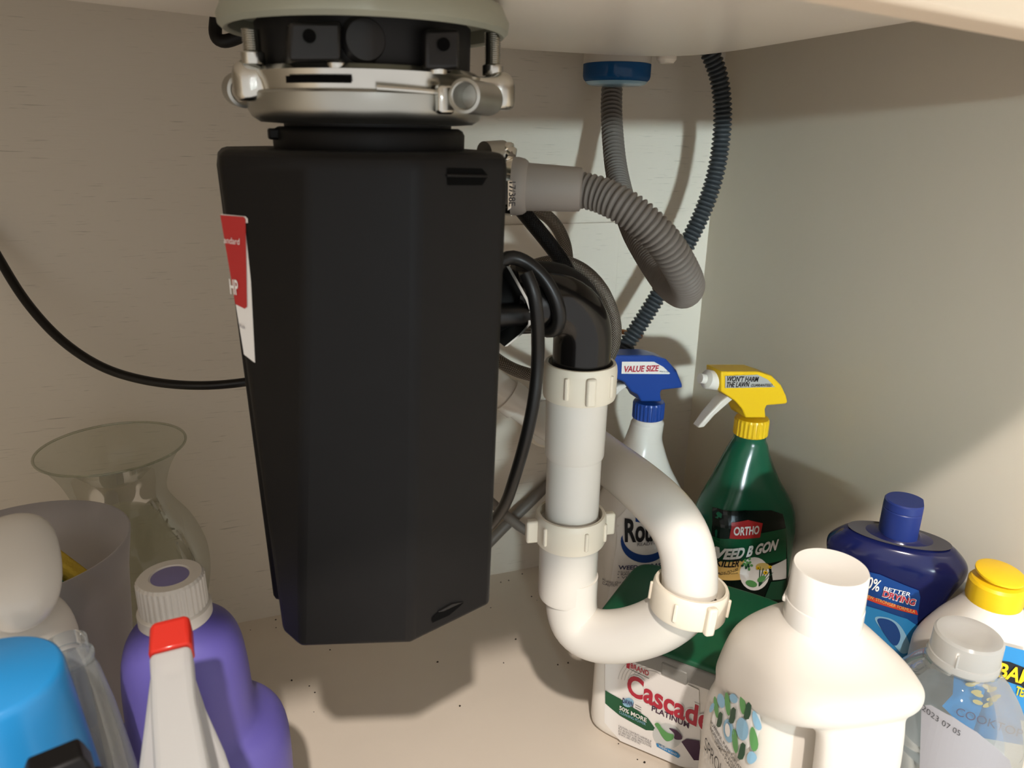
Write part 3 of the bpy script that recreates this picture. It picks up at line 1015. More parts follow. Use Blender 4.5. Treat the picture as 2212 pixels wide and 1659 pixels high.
cord('grey_supply_tube', 'dark grey tube slanting down the wall base behind the white pipe', 'tube',
     [Py(*q) for q in ((1240, 990, .718), (1190, 1040, .718), (1140, 1090, .716), (1085, 1143, .712), (1030, 1200, .708))], .0060, M_gtube, 'tube_wall')
cord('grey_supply_tube', 'brown grey tube curving along the wall base toward the trap', 'tube',
     [Py(*q) for q in ((1050, 1075, .690), (1095, 1115, .690), (1130, 1143, .686), (1175, 1163, .68), (1225, 1172, .672))], .0054, M_gtube, 'tube_wall')
cord('hooked_rod', 'black hooked rod under the sink left of the mounting ring', 'rod',
     [Pd(*q) for q in ((480, -22, .485), (470, 18, .515), (465, 60, .52), (464, 80, .52), (472, 90, .52), (490, 90, .52), (525, 76, .52), (570, 58, .52))], .0045, M_rubber, 'rod_body', .002)
T = thing('copper_stub', 'small copper stub in the back wall above the blue trigger', 'pipe stub', tuple(Py(1385, 727, .72)))
q0 = Py(1385, 727, .70)
obj('stub_tube', G().tube([Vector((q0.x - .012, YB, q0.z)), q0], .0028, 16), M_brass, T)
obj('stub_ring', G().tube([q0 + Vector((-.0012, .002, 0)), q0 + Vector((-.002, .004, 0))], .0042, 16), M_brass, T)

# ------------------------------------------------------------------ soap reservoir under the sink
bc = Py(1331, 180, .630)
T = thing('soap_reservoir', 'milky soap reservoir with blue soap hanging behind the sink', 'soap bottle', (bc.x, bc.y, bc.z))
zb = bc.z - .002
rw = .0295
obj('bottle_wall', G().lathe([(rw, zb + .0175), (rw, zb + .08)], 48, (bc.x, bc.y, 0), cap0=False, cap1=False), M_resv, T)
obj('blue_soap', G().lathe([(rw - .0025, zb + .0032), (rw - .0008, zb + .0048), (rw, zb + .0075), (rw, zb + .0172), (rw - .001, zb + .0175)], 48, (bc.x, bc.y, 0)), M_soap, T)
obj('bottle_base', G().lathe([(.006, zb), (rw - .008, zb), (rw - .0045, zb + .0008), (rw - .0022, zb + .0030)], 48, (bc.x, bc.y, 0)), mat('pale_blue_base', '7fa0b4', rough=.2), T)
T['label'] = 'milky soap reservoir with a little blue soap hanging behind the sink'
q = Py(1440, 126, .60)
tag(obj('mounting_stud', G().lathe([(.0, -.004), (.006, -.004), (.0085, -.001), (.0085, .006), (.004, .007), (.004, .05)], 20, q), M_sink), 'small pale stud under the sink edge right of the soap reservoir', 'fastener')

# ================================================================== SPRAY BOTTLES
def spray_bottle(name, label, base, prof, mb, mt, cap_px, cap_r, cap_z, shroud, nozzle, lever, thick, lever_m, noz_m, shy):
    T = thing(name, label, 'spray bottle', (base.x, base.y, 0))
    rings = [[p + Vector((base.x, base.y, 0)) for p in r] for r in sections(prof)]
    obj('bottle_body', G().loft(rings), mb, T, angle=50)
    z0, z1 = cap_z
    cx, cy = prof[-1][4] + base.x, base.y
    obj('screw_collar', G().lathe([(cap_r * .9, z0), (cap_r, z0 + .001), (cap_r, z1 - .002), (cap_r * .93, z1), (cap_r * .6, z1 + .001)], 96, (cx, cy, 0), ribs=24, rib_h=-.0007, rib_rng=(1, 2)), mt, T, angle=20)
    sh = obj('trigger_shroud', G().prism([Py(x, y, shy - thick / 2) for x, y in shroud], (0, thick, 0)), mt, T, bevel=.005, seg=4, angle=60)
    if nozzle:
        q0, q1 = Py(*nozzle[0], shy), Py(*nozzle[1], shy)
        Mx_ = rot_to(q1 - q0, (0, 0, 1))
        Ln = (q1 - q0).length
        obj('nozzle', G().lathe([(.0085, 0), (.0092, Ln * .1), (.0088, Ln * .72), (.006, Ln * .78), (.0045, Ln * .8), (.0045, Ln)], 24, q0, Mx_), noz_m, sh)
    if lever:
        rg = []
        for x, y, w_, t_ in lever:
            q = Py(x, y, shy)
            rg.append([q + Vector((-w_, -t_, 0)), q + Vector((w_, -t_, 0)), q + Vector((w_, t_, 0)), q + Vector((-w_, t_, 0))])
        obj('trigger_lever', G().loft(rg), lever_m, T, bevel=.0015, seg=3, angle=50)
    return T, sh
def front_bulge(rx, ry, n):
    return lambda a, b: ry * (1 - max(0, 1 - min(1, abs(a / rx)) ** n) ** (1 / n))

# green weed-killer bottle
bG = Vector((Pz(1622, 925, .238).x + .006, Pz(1622, 925, .238).y, 0))
zg = lambda py: Py(1620, py, bG.y).z
profG = [(0, .044, .028, 4), (.006, .048, .031, 4), (.10, .0490, .031, 4), (zg(1140), .0490, .031, 4, 0), (zg(1100), .0480, .030, 3.6, -.0012), (zg(1070), .0435, .028, 3, -.003),
         (zg(1035), .034, .025, 2.6, -.005), (zg(1000), .0265, .021, 2.3, -.0065), (zg(975), .0215, .0185, 2.1, -.0068), (zg(958), .0182, .0165, 2, -.0062), (zg(946), .0150, .015, 2, -.006), (zg(925), .0145, .0145, 2, -.006)]
TG, shG = spray_bottle('weed_spray_bottle', 'green weed spray bottle with a yellow trigger standing in the back corner', bG, profG, M_greenb, M_yellow, None, .0161, (zg(938), zg(902)),
    [(1558, 803), (1640, 803), (1668, 812), (1688, 832), (1699, 855), (1702, 869), (1697, 873), (1657, 876), (1653, 884), (1655, 903), (1612, 903), (1604, 884), (1590, 868), (1576, 858), (1558, 846)],
    ((1562, 824), (1512, 817)), ((1577, 850, .007, .0065), (1560, 862, .006, .0065), (1530, 892, .004, .006), (1508, 920, .0035, .005)), .024, M_wplastic, M_wglossy, bG.y)
FS = Face((bG.x, bG.y - .0123, 0), (1, 0, 0), (0, -1, 0))
st = decal(FS, [(1566, 812), (1636, 809), (1658, 820), (1674, 836), (1566, 838)], M_sil, shG, name='sticker', step=0)
text(FS, "WON'T HARM", (1569, 823), (1637, 824), M_ink, shG, h=11, bold=.02, shear=.2, step=0)
text(FS, 'THE LAWN', (1568, 836), (1617, 835), M_ink, shG, h=11, bold=.02, shear=.2, step=0)
text(FS, 'GUARANTEED', (1621, 835), (1667, 834), M_ink, shG, h=6, bold=.01, shear=.2, step=0)
FG = Face((bG.x, bG.y - .0319, 0), (1, 0, 0), (0, -1, 0), prof_bulge(profG, .0312))
base = decal(FG, [(1538, 1140), (1560, 1112), (1610, 1102), (1665, 1102), (1690, 1110), (1697, 1140), (1697, 1290), (1690, 1330), (1540, 1358)], M_darklab, TG, e=.0003, name='front_label')
decal(FG, [(1538, 1160), (1600, 1158), (1697, 1140), (1697, 1207), (1660, 1216), (1600, 1211), (1538, 1212)], M_greenlab, base, e=.0005)
decal(FG, [(1579, 1128), (1614, 1122), (1646, 1129), (1640, 1160), (1574, 1162)], M_red, base, e=.0008)
text(FG, 'ORTHO', (1582, 1154), (1637, 1151), M_white, base, h=18, e=.0011, bold=.03)
text(FG, 'WEED B GON', (1526, 1200), (1678, 1186), M_ink, base, h=22, e=.0010, bold=.055, shear=.25)
text(FG, 'WEED B GON', (1526, 1198), (1677, 1184), M_white, base, h=21, e=.0013, bold=.045, shear=.25)
decal(FG, [(1538, 1212), (1628, 1204), (1640, 1216), (1640, 1245), (1538, 1252)], M_yell_lab, base, e=.0008)
text(FG, 'KILLER', (1549, 1226), (1594, 1222), M_ink, base, h=14, e=.0010, bold=.03, shear=.2)
text(FG, 'READY-TO-USE.', (1530, 1234), (1593, 1230), M_ink, base, h=6, e=.0010, bold=.01, shear=.2)
text(FG, 'kills broadleaf weeds', (1536, 1240), (1592, 1237), M_ink, base, h=3, e=.0010, shear=.2)
decal(FG, ell(1628, 1238, 32, 36), M_white, base, e=.0009)
decal(FG, ell(1645, 1222, 15, 8), M_gold, base, e=.0011)
rl_ = random.Random(3)
for i in range(13):
    a_ = i * 2.4
    decal(FG, ell(1611 + (2.2 + i * 1.0) * math.cos(a_), 1218 + (2 + i * .95) * math.sin(a_) - i * .3, 3.6, 2.7, 9, a_), M_leaf if i % 3 else M_dleaf, base, e=.0012 + i * .00003, step=0)
for cx, cy, rr_ in ((1634, 1224, 4.5), (1650, 1234, 5), (1660, 1222, 4)):
    decal(FG, ell(cx, cy, rr_, rr_ * .8, 10), M_yellow, base, e=.0017, step=0)
    decal(FG, ell(cx, cy, rr_ * .35, rr_ * .3, 8), M_ink, base, e=.0019, step=0)
for i in range(5):
    x0 = 1626 + i * 7
    decal(FG, [(1636, 1264), (1638, 1264), (x0 + 14, 1222 + i * 3), (x0 + 12, 1222 + i * 3)], M_dleaf, base, e=.0014, step=0)
decal(FG, ell(1620, 1258, 13, 7, 12, .3), M_leaf, base, e=.0015, step=0)
decal(FG, ell(1642, 1248, 10, 6, 12, -.5), M_leaf, base, e=.0015, step=0)
decal(FG, [(1664, 1222), (1697, 1206), (1697, 1248), (1668, 1252)], M_greyprint, base, e=.0007)
decal(FG, [(1664, 1256), (1697, 1250), (1697, 1290), (1650, 1292)], M_dleaf, base, e=.0007)

# white bottle with the blue trigger
bR = Vector((Pz(1400, 893, .238).x + .003, Pz(1400, 893, .238).y, 0))
zr_ = lambda py: Py(1400, py, bR.y).z
profR = [(0, .047, .028, 4), (.006, .051, .031, 4), (.09, .0525, .0315, 4), (zr_(1130), .0520, .0315, 4, -.002), (zr_(1085), .047, .030, 3.4, -.002), (zr_(1050), .039, .0275, 3, -.003), (zr_(1010), .0295, .024, 2.5, -.005),
         (zr_(970), .0225, .0195, 2.2, -.006), (zr_(945), .0188, .017, 2, -.006), (zr_(925), .0172, .016, 2, -.004), (zr_(912), .0168, .0155, 2, -.003), (zr_(906), .0145, .0145, 2, -.003), (zr_(890), .014, .014, 2, -.003)]
TR, shR = spray_bottle('grass_spray_bottle', 'white grass spray bottle with a blue trigger behind the trap', bR, profR, M_wglossy, M_blue, None, .0158, (zr_(902), zr_(866)),
    [(1322, 768), (1412, 768), (1440, 776), (1462, 800), (1474, 830), (1475, 838), (1430, 843), (1427, 850), (1430, 868), (1386, 868), (1378, 853), (1364, 846), (1350, 826), (1322, 815)],
    ((1326, 792), (1285, 790)), ((1345, 826, .007, .0065), (1328, 838, .006, .0065), (1300, 868, .004, .006), (1275, 905, .0035, .005)), .025, M_wglossy, M_wglossy, bR.y)
FS = Face((bR.x, bR.y - .0128, 0), (1, 0, 0), (0, -1, 0))
decal(FS, [(1343, 781), (1412, 781), (1432, 792), (1447, 806), (1445, 808), (1342, 807)], M_white, shR, name='sticker', step=0)
text(FS, 'VALUE SIZE', (1347, 803), (1422, 801), M_redink, shR, h=13, bold=.025, shear=.15, step=0)
text(FS, 'MULTI USE', (1424, 803), (1443, 804), M_navyink, shR, h=3, step=0)
FRU = Face((bR.x, bR.y - .0321, 0), (1, 0, 0), (0, -1, 0), prof_bulge(profR, .0317))
base = decal(FRU, [(1334, 1120), (1360, 1090), (1400, 1075), (1450, 1075), (1478, 1090), (1482, 1150), (1478, 1300), (1310, 1318)], M_white, TR, e=.0003, name='front_label')
sw = ell(1392, 1168, 52, 47, 22, 0, -.05, PI + .15) + list(reversed(ell(1393, 1157, 49, 41, 22, 0, .05, PI + .05)))
decal(FRU, sw, M_bluelab, base, e=.0006)
decal(FRU, [(1372, 1117), (1400, 1113), (1440, 1117), (1440, 1142), (1395, 1130), (1372, 1126)], M_bluelab, base, e=.0006)
text(FRU, 'Roundup', (1348, 1167), (1478, 1160), M_ink, base, h=50, e=.0012, bold=.03)
text(FRU, 'READY-TO-USE', (1375, 1178), (1450, 1172), M_grey_ink, base, h=7, e=.0010, bold=.01)
text(FRU, 'WEED & GRASS', (1334, 1228), (1432, 1222), M_navyink, base, h=9, e=.0010, bold=.02)
text(FRU, 'KILLER WITH SURE SHOT', (1334, 1235), (1420, 1229), M_grey_ink, base, h=3.5, e=.0010)
text(FRU, '• RAINPROOF', (1332, 1241), (1395, 1236), M_grey_ink, base, h=5, e=.0010, bold=.01)
text(FRU, '• VISIBLE', (1332, 1248), (1382, 1244), M_grey_ink, base, h=5, e=.0010, bold=.01)
text(FRU, 'Keep Out of Reach', (1306, 1259), (1368, 1252), M_grey_ink, base, h=5, e=.0010)
text(FRU, 'CAUTION', (1305, 1267), (1332, 1264), M_grey_ink, base, h=6, e=.0010, bold=.01)

# ================================================================== POD TUB
tU = Vector((.643, -.766, 0)); tV = Vector((.766, .643, 0))
u0, u1, v0, v1 = -.205, -.060, .489, .612
tc_ = tU * ((u0 + u1) / 2) + tV * ((v0 + v1) / 2)
rz = math.atan2(tU.y, tU.x)
T = thing('detergent_pod_tub', 'white detergent pod tub with a green lid under the trap', 'tub', tuple(tc_), rz)
hx, hy = (u1 - u0) / 2, (v1 - v0) / 2
obj('tub_body', G().loft(sections([(0, hx - .012, hy - .010, 6), (.003, hx - .004, hy - .004, 6), (.012, hx - .001, hy - .001, 7), (.088, hx - .002, hy - .002, 7), (.0905, hx - .004, hy - .004, 7)], 3, 72)), M_tub, T, world=False, angle=50)
obj('rim_band', G().loft(sections([(.089, hx - .006, hy - .006, 7), (.091, hx, hy, 7), (.104, hx + .001, hy + .001, 7), (.106, hx, hy, 7)], 2, 72)), M_rim, T, world=False, angle=50)
ld = obj('lid', G().loft(sections([(.1055, hx - .003, hy - .003, 7), (.1065, hx - .001, hy - .001, 7), (.1095, hx - .0015, hy - .0015, 7), (.1108, hx - .005, hy - .005, 7)], 2, 72)), M_lid, T, world=False, angle=50)
FT = Face(tU * ((u0 + u1) / 2) + tV * (v0 + .0010), tU, -tV, lambda a, b: hy * (1 - max(0, 1 - min(1, abs(a / (hx - .001))) ** 7) ** (1 / 7)))
proud(FT, [(1432, 1426), (1487, 1450), (1486, 1476), (1430, 1452)], M_rim, T, .003, 'latch', .001)
FLD = Face(tc_ + Vector((0, 0, .111)), tU, Vector((0, 0, 1)), None, tV)
text(FLD, 'CASCADE', (1520, 1346), (1580, 1330), M_lid, ld, h=14, e=.0004, bold=.01, step=0, name='embossed_lettering')
lb_ = decal(FT, [(1308, 1395), (1430, 1452), (1510, 1490), (1515, 1659), (1470, 1655), (1340, 1600), (1306, 1560)], M_white, T, e=.0002, name='front_label')
for k in range(6):
    e0 = ell(1406, 1478, 72 - k * 7, 60 - k * 6, 20, .3, PI * .95, PI * 1.62)
    e1 = ell(1406, 1478, 70.5 - k * 7, 58.5 - k * 6, 20, .3, PI * .95, PI * 1.62)
    decal(FT, e0 + e1[::-1], M_greyprint, lb_, e=.0004, step=.01)
decal(FT, [(1308, 1490), (1340, 1508), (1372, 1530), (1400, 1550), (1417, 1574), (1413, 1577), (1396, 1576), (1340, 1545), (1308, 1518)], M_greenlab, lb_, e=.0005)
text(FT, '1', (1354, 1440), (1361, 1443), M_redink, lb_, h=16, e=.0007, bold=.03)
text(FT, 'BRAND', (1363, 1441), (1402, 1459), M_redink, lb_, h=11, e=.0007, bold=.015)
decal(FT, [(1362, 1444), (1403, 1464), (1403, 1465), (1362, 1445)], M_ink, lb_, e=.0006, step=0)
text(FT, 'Cascade', (1354, 1495), (1535, 1581), M_white, lb_, h=46, e=.0007, bold=.06)
text(FT, 'Cascade', (1355, 1494), (1534, 1579), M_redink, lb_, h=44, e=.0010, bold=.028)
text(FT, 'PLATINUM', (1409, 1532), (1489, 1571), M_purpleink, lb_, h=12, e=.0010, bold=.02)
decal(FT, ell(1358, 1516, 12, 10), M_paleblue, lb_, e=.0007)
text(FT, 'DAWN', (1346, 1515), (1369, 1526), M_navyink, lb_, h=11, e=.0010, bold=.03)
text(FT, '50% MORE', (1339, 1530), (1398, 1558), M_white, lb_, h=9, e=.0010, bold=.02)
text(FT, 'CLEANING POWER', (1339, 1538), (1396, 1565), M_paleblue, lb_, h=6, e=.0010)
for k in range(3):
    decal(FT, [(1373, 1520 + k * 5), (1386, 1527 + k * 5), (1386, 1528 + k * 5), (1373, 1521 + k * 5)], M_ink, lb_, e=.0006, step=0)
for k, s_ in enumerate(('CAUTION: CONTENTS HARMFUL IF', 'PUT IN MOUTH OR SWALLOWED.', 'EYE IRRITANT. READ PRECAUTIONS', 'SEE BACK LABEL FOR DETAILS')):
    text(FT, s_, (1337, 1568 + k * 5.5), (1338 + (70 if k != 3 else 46), 1568 + k * 5.5 + (34 if k != 3 else 22)), M_grey_ink, lb_, h=4.4, e=.0008, step=0)
decal(FT, ell(1442, 1588, 32, 26, 24, .45), M_pod, lb_, e=.0007)
decal(FT, [(1416, 1561), (1424, 1559), (1432, 1570), (1444, 1580), (1456, 1584), (1455, 1594), (1442, 1598), (1432, 1588), (1424, 1574)], M_leaf, lb_, e=.0012, smooth=True)
decal(FT, [(1447, 1570), (1460, 1573), (1472, 1584), (1475, 1593), (1466, 1595), (1458, 1592), (1458, 1582)], M_purpleink, lb_, e=.0012, smooth=True)
decal(FT, [(1418, 1604), (1424, 1603), (1465, 1625), (1470, 1632), (1466, 1636), (1420, 1611)], M_skyblue, lb_, e=.0007)
text(FT, 'FRESH SCENT', (1425, 1611), (1463, 1630), M_white, lb_, h=4, e=.0010)
decal(FT, [(1473, 1600), (1484, 1594), (1512, 1598), (1516, 1640), (1500, 1640)], M_purpleink, lb_, e=.0009)

# ================================================================== WHITE LAUNDRY JUG
JC = Vector((.2905, .2745, 0))
jU = Vector((-.146, -.989, 0)); jN = Vector((-.989, .146, 0))
jrz = math.atan2(jU.y, jU.x)
zj = lambda py: Py(1795, py, JC.y).z
T = thing('laundry_jug', 'large white laundry jug with a handle at the front right', 'jug', tuple(JC), jrz)
zn = zj(1335)
g = G()
# local x runs along the jug toward the room, local y is away from the printed side
profJ = [(0, .044, .040, 4, -.006), (.006, .048, .044, 4, -.006), (.06, .046, .0450, 4, -.008), (zn - .10, .0425, .0440, 4.2, -.0135), (zn - .075, .0420, .0438, 4.0, -.014), (zn - .063, .0412, .0432, 3.7, -.0140), (zn - .0555, .0425, .0424, 3.3, -.0120),
         (zn - .048, .0535, .0450, 3, -.001), (zn - .041, .0555, .0462, 2.9, 0), (zn - .033, .0545, .0450, 2.8, 0), (zn - .020, .0485, .0410, 2.6, 0), (zn - .010, .0360, .0330, 2.3, 0), (zn - .004, .0265, .0260, 2.1, 0), (zn - .001, .0215, .0215, 2, 0), (zn + .002, .0200, .0200, 2, 0)]
def jtilt(z):
    r = z - zn
    if r > -.003: return 0.0
    if r > -.036: return .42 * (-.003 - r) / .033
    if r > -.055: return .42
    if r > -.13: return .42 * (r + .13) / .075
    return 0.0
jr = sections(profJ, 5, 72)
for rg_ in jr:
    t_ = jtilt(rg_[0].z)
    for p in rg_: p.z += t_ * p.x
g.loft(jr)
hpth = [Vector((.040, 0, zn - .020)), Vector((.0435, 0, zn - .030)), Vector((.0455, 0, zn - .045)), Vector((.0470, 0, zn - .070)), Vector((.0470, 0, .10)), Vector((.0440, 0, .06)), Vector((.036, 0, .03))]
g.loft([sup(.0105 if p.z > .05 else .0095, .0245, 2.6, p.z, p.x, 0, 40) for p in smooth_path(hpth, .006, 1)])
jb_ = obj('jug_body', g, M_wplastic, T, world=False, remesh=.0018)
jb_.modifiers['smooth'].iterations = 3
cp = obj('cap', G().lathe([(.0200, zn - .001), (.0208, zn), (.0212, zn + .003), (.0209, zn + .0125), (.0205, zn + .013), (.0206, zn + .0136), (.0200, zn + .034), (.0194, zn + .0352), (.0175, zn + .0350), (.0120, zn + .0338), (.0, zn + .0335)], 64, cap1=False), M_wglossy, T, world=False, angle=30)
qa = Vector((-.0155, -.0135, zn + .0095))
obj('thumb_tab', G().box(qa, (.016, .003, .0035), Matrix.Rotation(-.75, 3, 'Z')), M_wglossy, cp, world=False, bevel=.001)
FJ = Face(JC + jN * .0441, jU, jN, lambda a, b: .0441 * (1 - max(.05, 1 - min(.97, abs((a + .0140) / .0420)) ** 4.4) ** (1 / 4.4)))
lbj = decal(FJ, ell(1592, 1562, 52, 64, 36, .10), M_white, T, e=.0006, name='pattern_panel')
def leafp(cx, cy, rx, ry, rot, m_, e=.0011): decal(FJ, ell(cx, cy, rx, ry, 14, rot), m_, lbj, e=e, step=.008)
for cx, cy, rx, ry, rot, m_ in ((1552, 1527, 4.5, 24, -.12, M_leaf), (1577, 1520, 5.5, 26, -.1, M_leaf), (1610, 1522, 6.5, 21, -.1, M_leaf), (1593, 1600, 6, 27, -.1, M_leaf), (1632, 1596, 7, 27, -.05, M_leaf),
                          (1563, 1513, 8, 16, -.2, M_paleblue), (1590, 1508, 8, 11, -.5, M_paleblue), (1638, 1556, 6, 22, -.2, M_paleblue), (1609, 1574, 13, 25, -.12, M_paleblue), (1579, 1578, 11, 26, -.12, M_paleblue),
                          (1543, 1528, 4.5, 11, .35, M_paleblue), (1627, 1636, 8, 14, .1, M_paleblue)):
    leafp(cx, cy, rx, ry, rot, m_)
leafp(1579, 1576, 5.5, 15, -.1, M_white, .0015)
for cx, cy, rx, ry in ((1562, 1553, 7, 17), (1590, 1544, 8, 18), (1623, 1534, 9, 19), (1610, 1621, 9, 19)):
    decal(FJ, [(cx - rx, cy + ry * .75), (cx - rx * .2, cy - ry * .8), (cx + rx * .3, cy - ry), (cx + rx, cy - ry * .7), (cx + rx * .8, cy + ry * .4), (cx + rx * .3, cy + ry * .95), (cx - rx * .5, cy + ry)], M_dleaf, lbj, e=.0016, step=.008)
text(FJ, 'POWERFUL, PLANT DERIVED', (1539, 1562), (1606, 1672), M_ink, lbj, h=9, e=.0009, bold=.01, level=True)
text(FJ, 'INGREDIENTS FOR A CLEAN', (1538, 1575), (1598, 1678), M_ink, lbj, h=9, e=.0009, bold=.01, level=True)
text(FJ, 'HOME + PLANET', (1548, 1603), (1590, 1676), M_ink, lbj, h=9, e=.0009, bold=.01, level=True)
text(FJ, 'SPROUT', (1525, 1615), (1574, 1712), M_ink, lbj, h=32, e=.0009, bold=-.004, level=True)
text(FJ, 'FAMILY', (1524, 1634), (1556, 1694), M_greyprint, lbj, h=14, e=.0009, level=True)

# ================================================================== RINSE AID BOTTLE
RC = Vector((.4475, .3650, 0))
rU = Vector((.70, -.714, 0)).normalized(); rN = Vector((-rU.y * -1 * -1, 0, 0))
rN = Vector((rU.y, -rU.x, 0))
rrz = math.atan2(rU.y, rU.x)
zq = lambda py, px=1952: Py(px, py, RC.y).z
T = thing('rinse_aid_bottle', 'dark blue rinse aid bottle with a navy cap by the right wall', 'bottle', tuple(RC), rrz)
zn = zq(1148)
profQ = [(0, .034, .019, 3.2), (.005, .0375, .0215, 3.2), (.09, .0375, .0215, 3), (zn - .064, .0370, .0215, 3), (zn - .050, .0380, .0220, 2.8), (zn - .036, .0430, .0230, 2.6), (zn - .025, .0475, .0240, 2.5), (zn - .0185, .0485, .0243, 2.4),
         (zn - .0135, .0465, .0235, 2.3), (zn - .0065, .0400, .0200, 2.2), (zn - .0045, .037, .0180, 2.1), (zn - .0035, .0340, .0162, 2.1), (zn - .001, .016, .0145, 2), (zn, .0140, .0140, 2)]
obj('bottle_body', G().loft(sections(profQ, 4, 64)), M_navy, T, world=False, angle=25)
obj('dusty_shoulder', G().lathe([(.0, .0), (.8, .0), (1, -.0004)], 48, (0, 0, 0), Matrix(((.0355, 0, 0), (0, .0175, 0), (0, 0, 1))), cap0=False, cap1=False), mat('dusty_navy', '4d4c50', rough=.8), T, world=False).location = (0, 0, zn - .0020)
g = G().lathe([(.0140, zn - .001), (.0146, zn + .001), (.0146, zn + .020), (.0142, zn + .0206), (.0146, zn + .0212), (.0143, zn + .0265), (.0133, zn + .0275), (.0, zn + .0275)], 48, cap1=False)
for i, v in enumerate(g.v):
    if v.x > .0118: v.x = .0118
obj('flip_cap', g, M_navycap, T, world=False, angle=30)
FQ = Face(RC + rN * .0228, rU, rN, prof_bulge(profQ, .0225))
lbq = decal(FQ, [(1850, 1228), (1900, 1240), (1985, 1275), (1988, 1290), (1982, 1335), (1985, 1400), (1972, 1440), (1850, 1440)], M_rinselab, T, e=.0003, name='front_label')
text(FQ, '60%', (1860, 1262), (1899, 1277), M_white, lbq, h=26, e=.0009, bold=.015, shear=.15)
text(FQ, 'BETTER', (1908, 1273), (1966, 1287), M_white, lbq, h=9, e=.0009, bold=.012, shear=.1)
text(FQ, 'DRYING', (1905, 1286), (1977, 1307), M_white, lbq, h=14, e=.0008, bold=.06, shear=.1)
text(FQ, 'DRYING', (1906, 1285), (1976, 1305), M_redink, lbq, h=13, e=.0011, bold=.02, shear=.1)
decal(FQ, [(1850, 1272), (1900, 1294), (1980, 1317), (1983, 1327), (1900, 1304), (1850, 1284)], M_orange, lbq, e=.0006)
text(FQ, 'NEW, STRONGER FORMULA', (1868, 1287), (1976, 1323), M_yell_lab, lbq, h=7, e=.0009)
decal(FQ, [(1850, 1300), (1900, 1316), (1960, 1336), (1984, 1352), (1985, 1400), (1972, 1440), (1850, 1440)], M_skyblue, lbq, e=.0005)
decal(FQ, [(1890, 1336), (1915, 1332), (1940, 1345), (1958, 1372), (1966, 1400), (1950, 1410), (1930, 1390)], M_paleblue, lbq, e=.0008, smooth=True)
decal(FQ, [(1895, 1338), (1915, 1335), (1935, 1347), (1945, 1372), (1936, 1392), (1920, 1380)], M_rinselab, lbq, e=.0010, smooth=True)

# ================================================================== YELLOW CAP BOTTLE
YC = Vector((.4610, .2945, 0))
zy = lambda py: Py(2180, py, YC.y).z
T = thing('scrub_bottle', 'white cleanser bottle with a yellow flip cap at the right edge', 'bottle', tuple(YC), math.atan2(-.5, .86))
zn = zy(1285)
obj('bottle_body', G().loft(sections([(0, .036, .024, 3), (.005, .040, .028, 3), (zn - .058, .0415, .029, 3), (zn - .040, .0400, .028, 2.8), (zn - .022, .0310, .0245, 2.5), (zn - .010, .0225, .0200, 2.2), (zn - .003, .0180, .0175, 2), (zn, .0165, .0165, 2)], 4, 56)), M_wplastic, T, world=False, angle=50)
cp = obj('cap', G().lathe([(.0168, zn - .001), (.0173, zn + .001), (.0173, zn + .0130), (.0158, zn + .0150), (.0110, zn + .0165), (.0108, zn + .0185), (.0, zn + .0185)], 72, cap1=False, ribs=36, rib_h=-.0003, rib_rng=(1, 2)), M_yellow, T, world=False, angle=30)
obj('flip_lid', G().lathe([(.0, 0), (.0130, 0), (.0150, .0012), (.0150, .0026), (.013, .0034), (.0, .0036)], 48, (0, 0, zn + .0185), rot_to((.06, -.10, 1)), cap0=False, cap1=False), M_yellow, cp, world=False)
yR = Vector((.86, -.5, 0)).normalized()
yN = Vector((yR.y, -yR.x, 0))
FY = Face(YC + yN * .0294, yR, yN, front_bulge(.0418, .0294, 3))
lby = decal(FY, [(2140, 1385), (2165, 1392), (2230, 1408), (2228, 1420), (2228, 1560), (2140, 1530)], M_skyblue, T, e=.0003, name='front_label')
decal(FY, [(2150, 1424), (2180, 1428), (2228, 1446), (2228, 1500), (2205, 1480), (2150, 1462)], M_ink, lby, e=.0006)
text(FY, 'BAM', (2150, 1456), (2226, 1478), M_yellow, lby, h=30, e=.0010, bold=.03, shear=.1)
text(FY, 'TEAM', (2190, 1496), (2226, 1508), M_yellow, lby, h=18, e=.0010, bold=.03)

# ================================================================== CLEAR BOTTLE
KC = Vector((.3845, .2540, 0))
zk = lambda py: Py(2090, py, KC.y).z
T = thing('clear_bottle', 'clear plastic bottle with a frosted cap right of the white jug', 'bottle', tuple(KC), math.atan2(-.6, .8))
zn = zk(1425)
obj('bottle_wall', G().loft(sections([(0, .034, .034, 2), (.004, .038, .038, 2.0), (zn - .075, .0400, .0400, 2), (zn - .052, .0410, .0410, 2), (zn - .046, .0400, .0400, 2), (zn - .040, .0405, .0405, 2), (zn - .026, .0365, .0365, 2), (zn - .012, .0280, .0280, 2), (zn - .004, .0205, .0205, 2), (zn - .001, .0195, .0195, 2), (zn + .002, .0200, .0200, 2)], 4, 64), True, False), M_clear, T, world=False, angle=60)
obj('cap', G().lathe([(.0182, zn), (.0190, zn + .0005), (.0190, zn + .0055), (.0184, zn + .006), (.0186, zn + .0065), (.0184, zn + .0185), (.0172, zn + .0200), (.0130, zn + .0202), (.0110, zn + .0194), (.0, zn + .0192)], 64, cap1=False), M_frost, T, world=False, angle=30)
obj('cap_tab', G().box((-.0085, -.0168, zn + .010), (.0012, .0012, .009)), M_frost, T, world=False, bevel=.0004)
kR = Vector((.80, -.60, 0)); kN = Vector((-.60, -.80, 0))
FK = Face(KC + kN * .0412, kR, kN, front_bulge(.0412, .0412, 2))
lk = decal(FK, [(1990, 1522), (2010, 1521), (2060, 1548), (2110, 1580), (2150, 1612), (2180, 1640), (2190, 1680), (1985, 1680)], mat('pale_grey_label', '98969a', rough=.4), T, e=.0004, name='front_label')
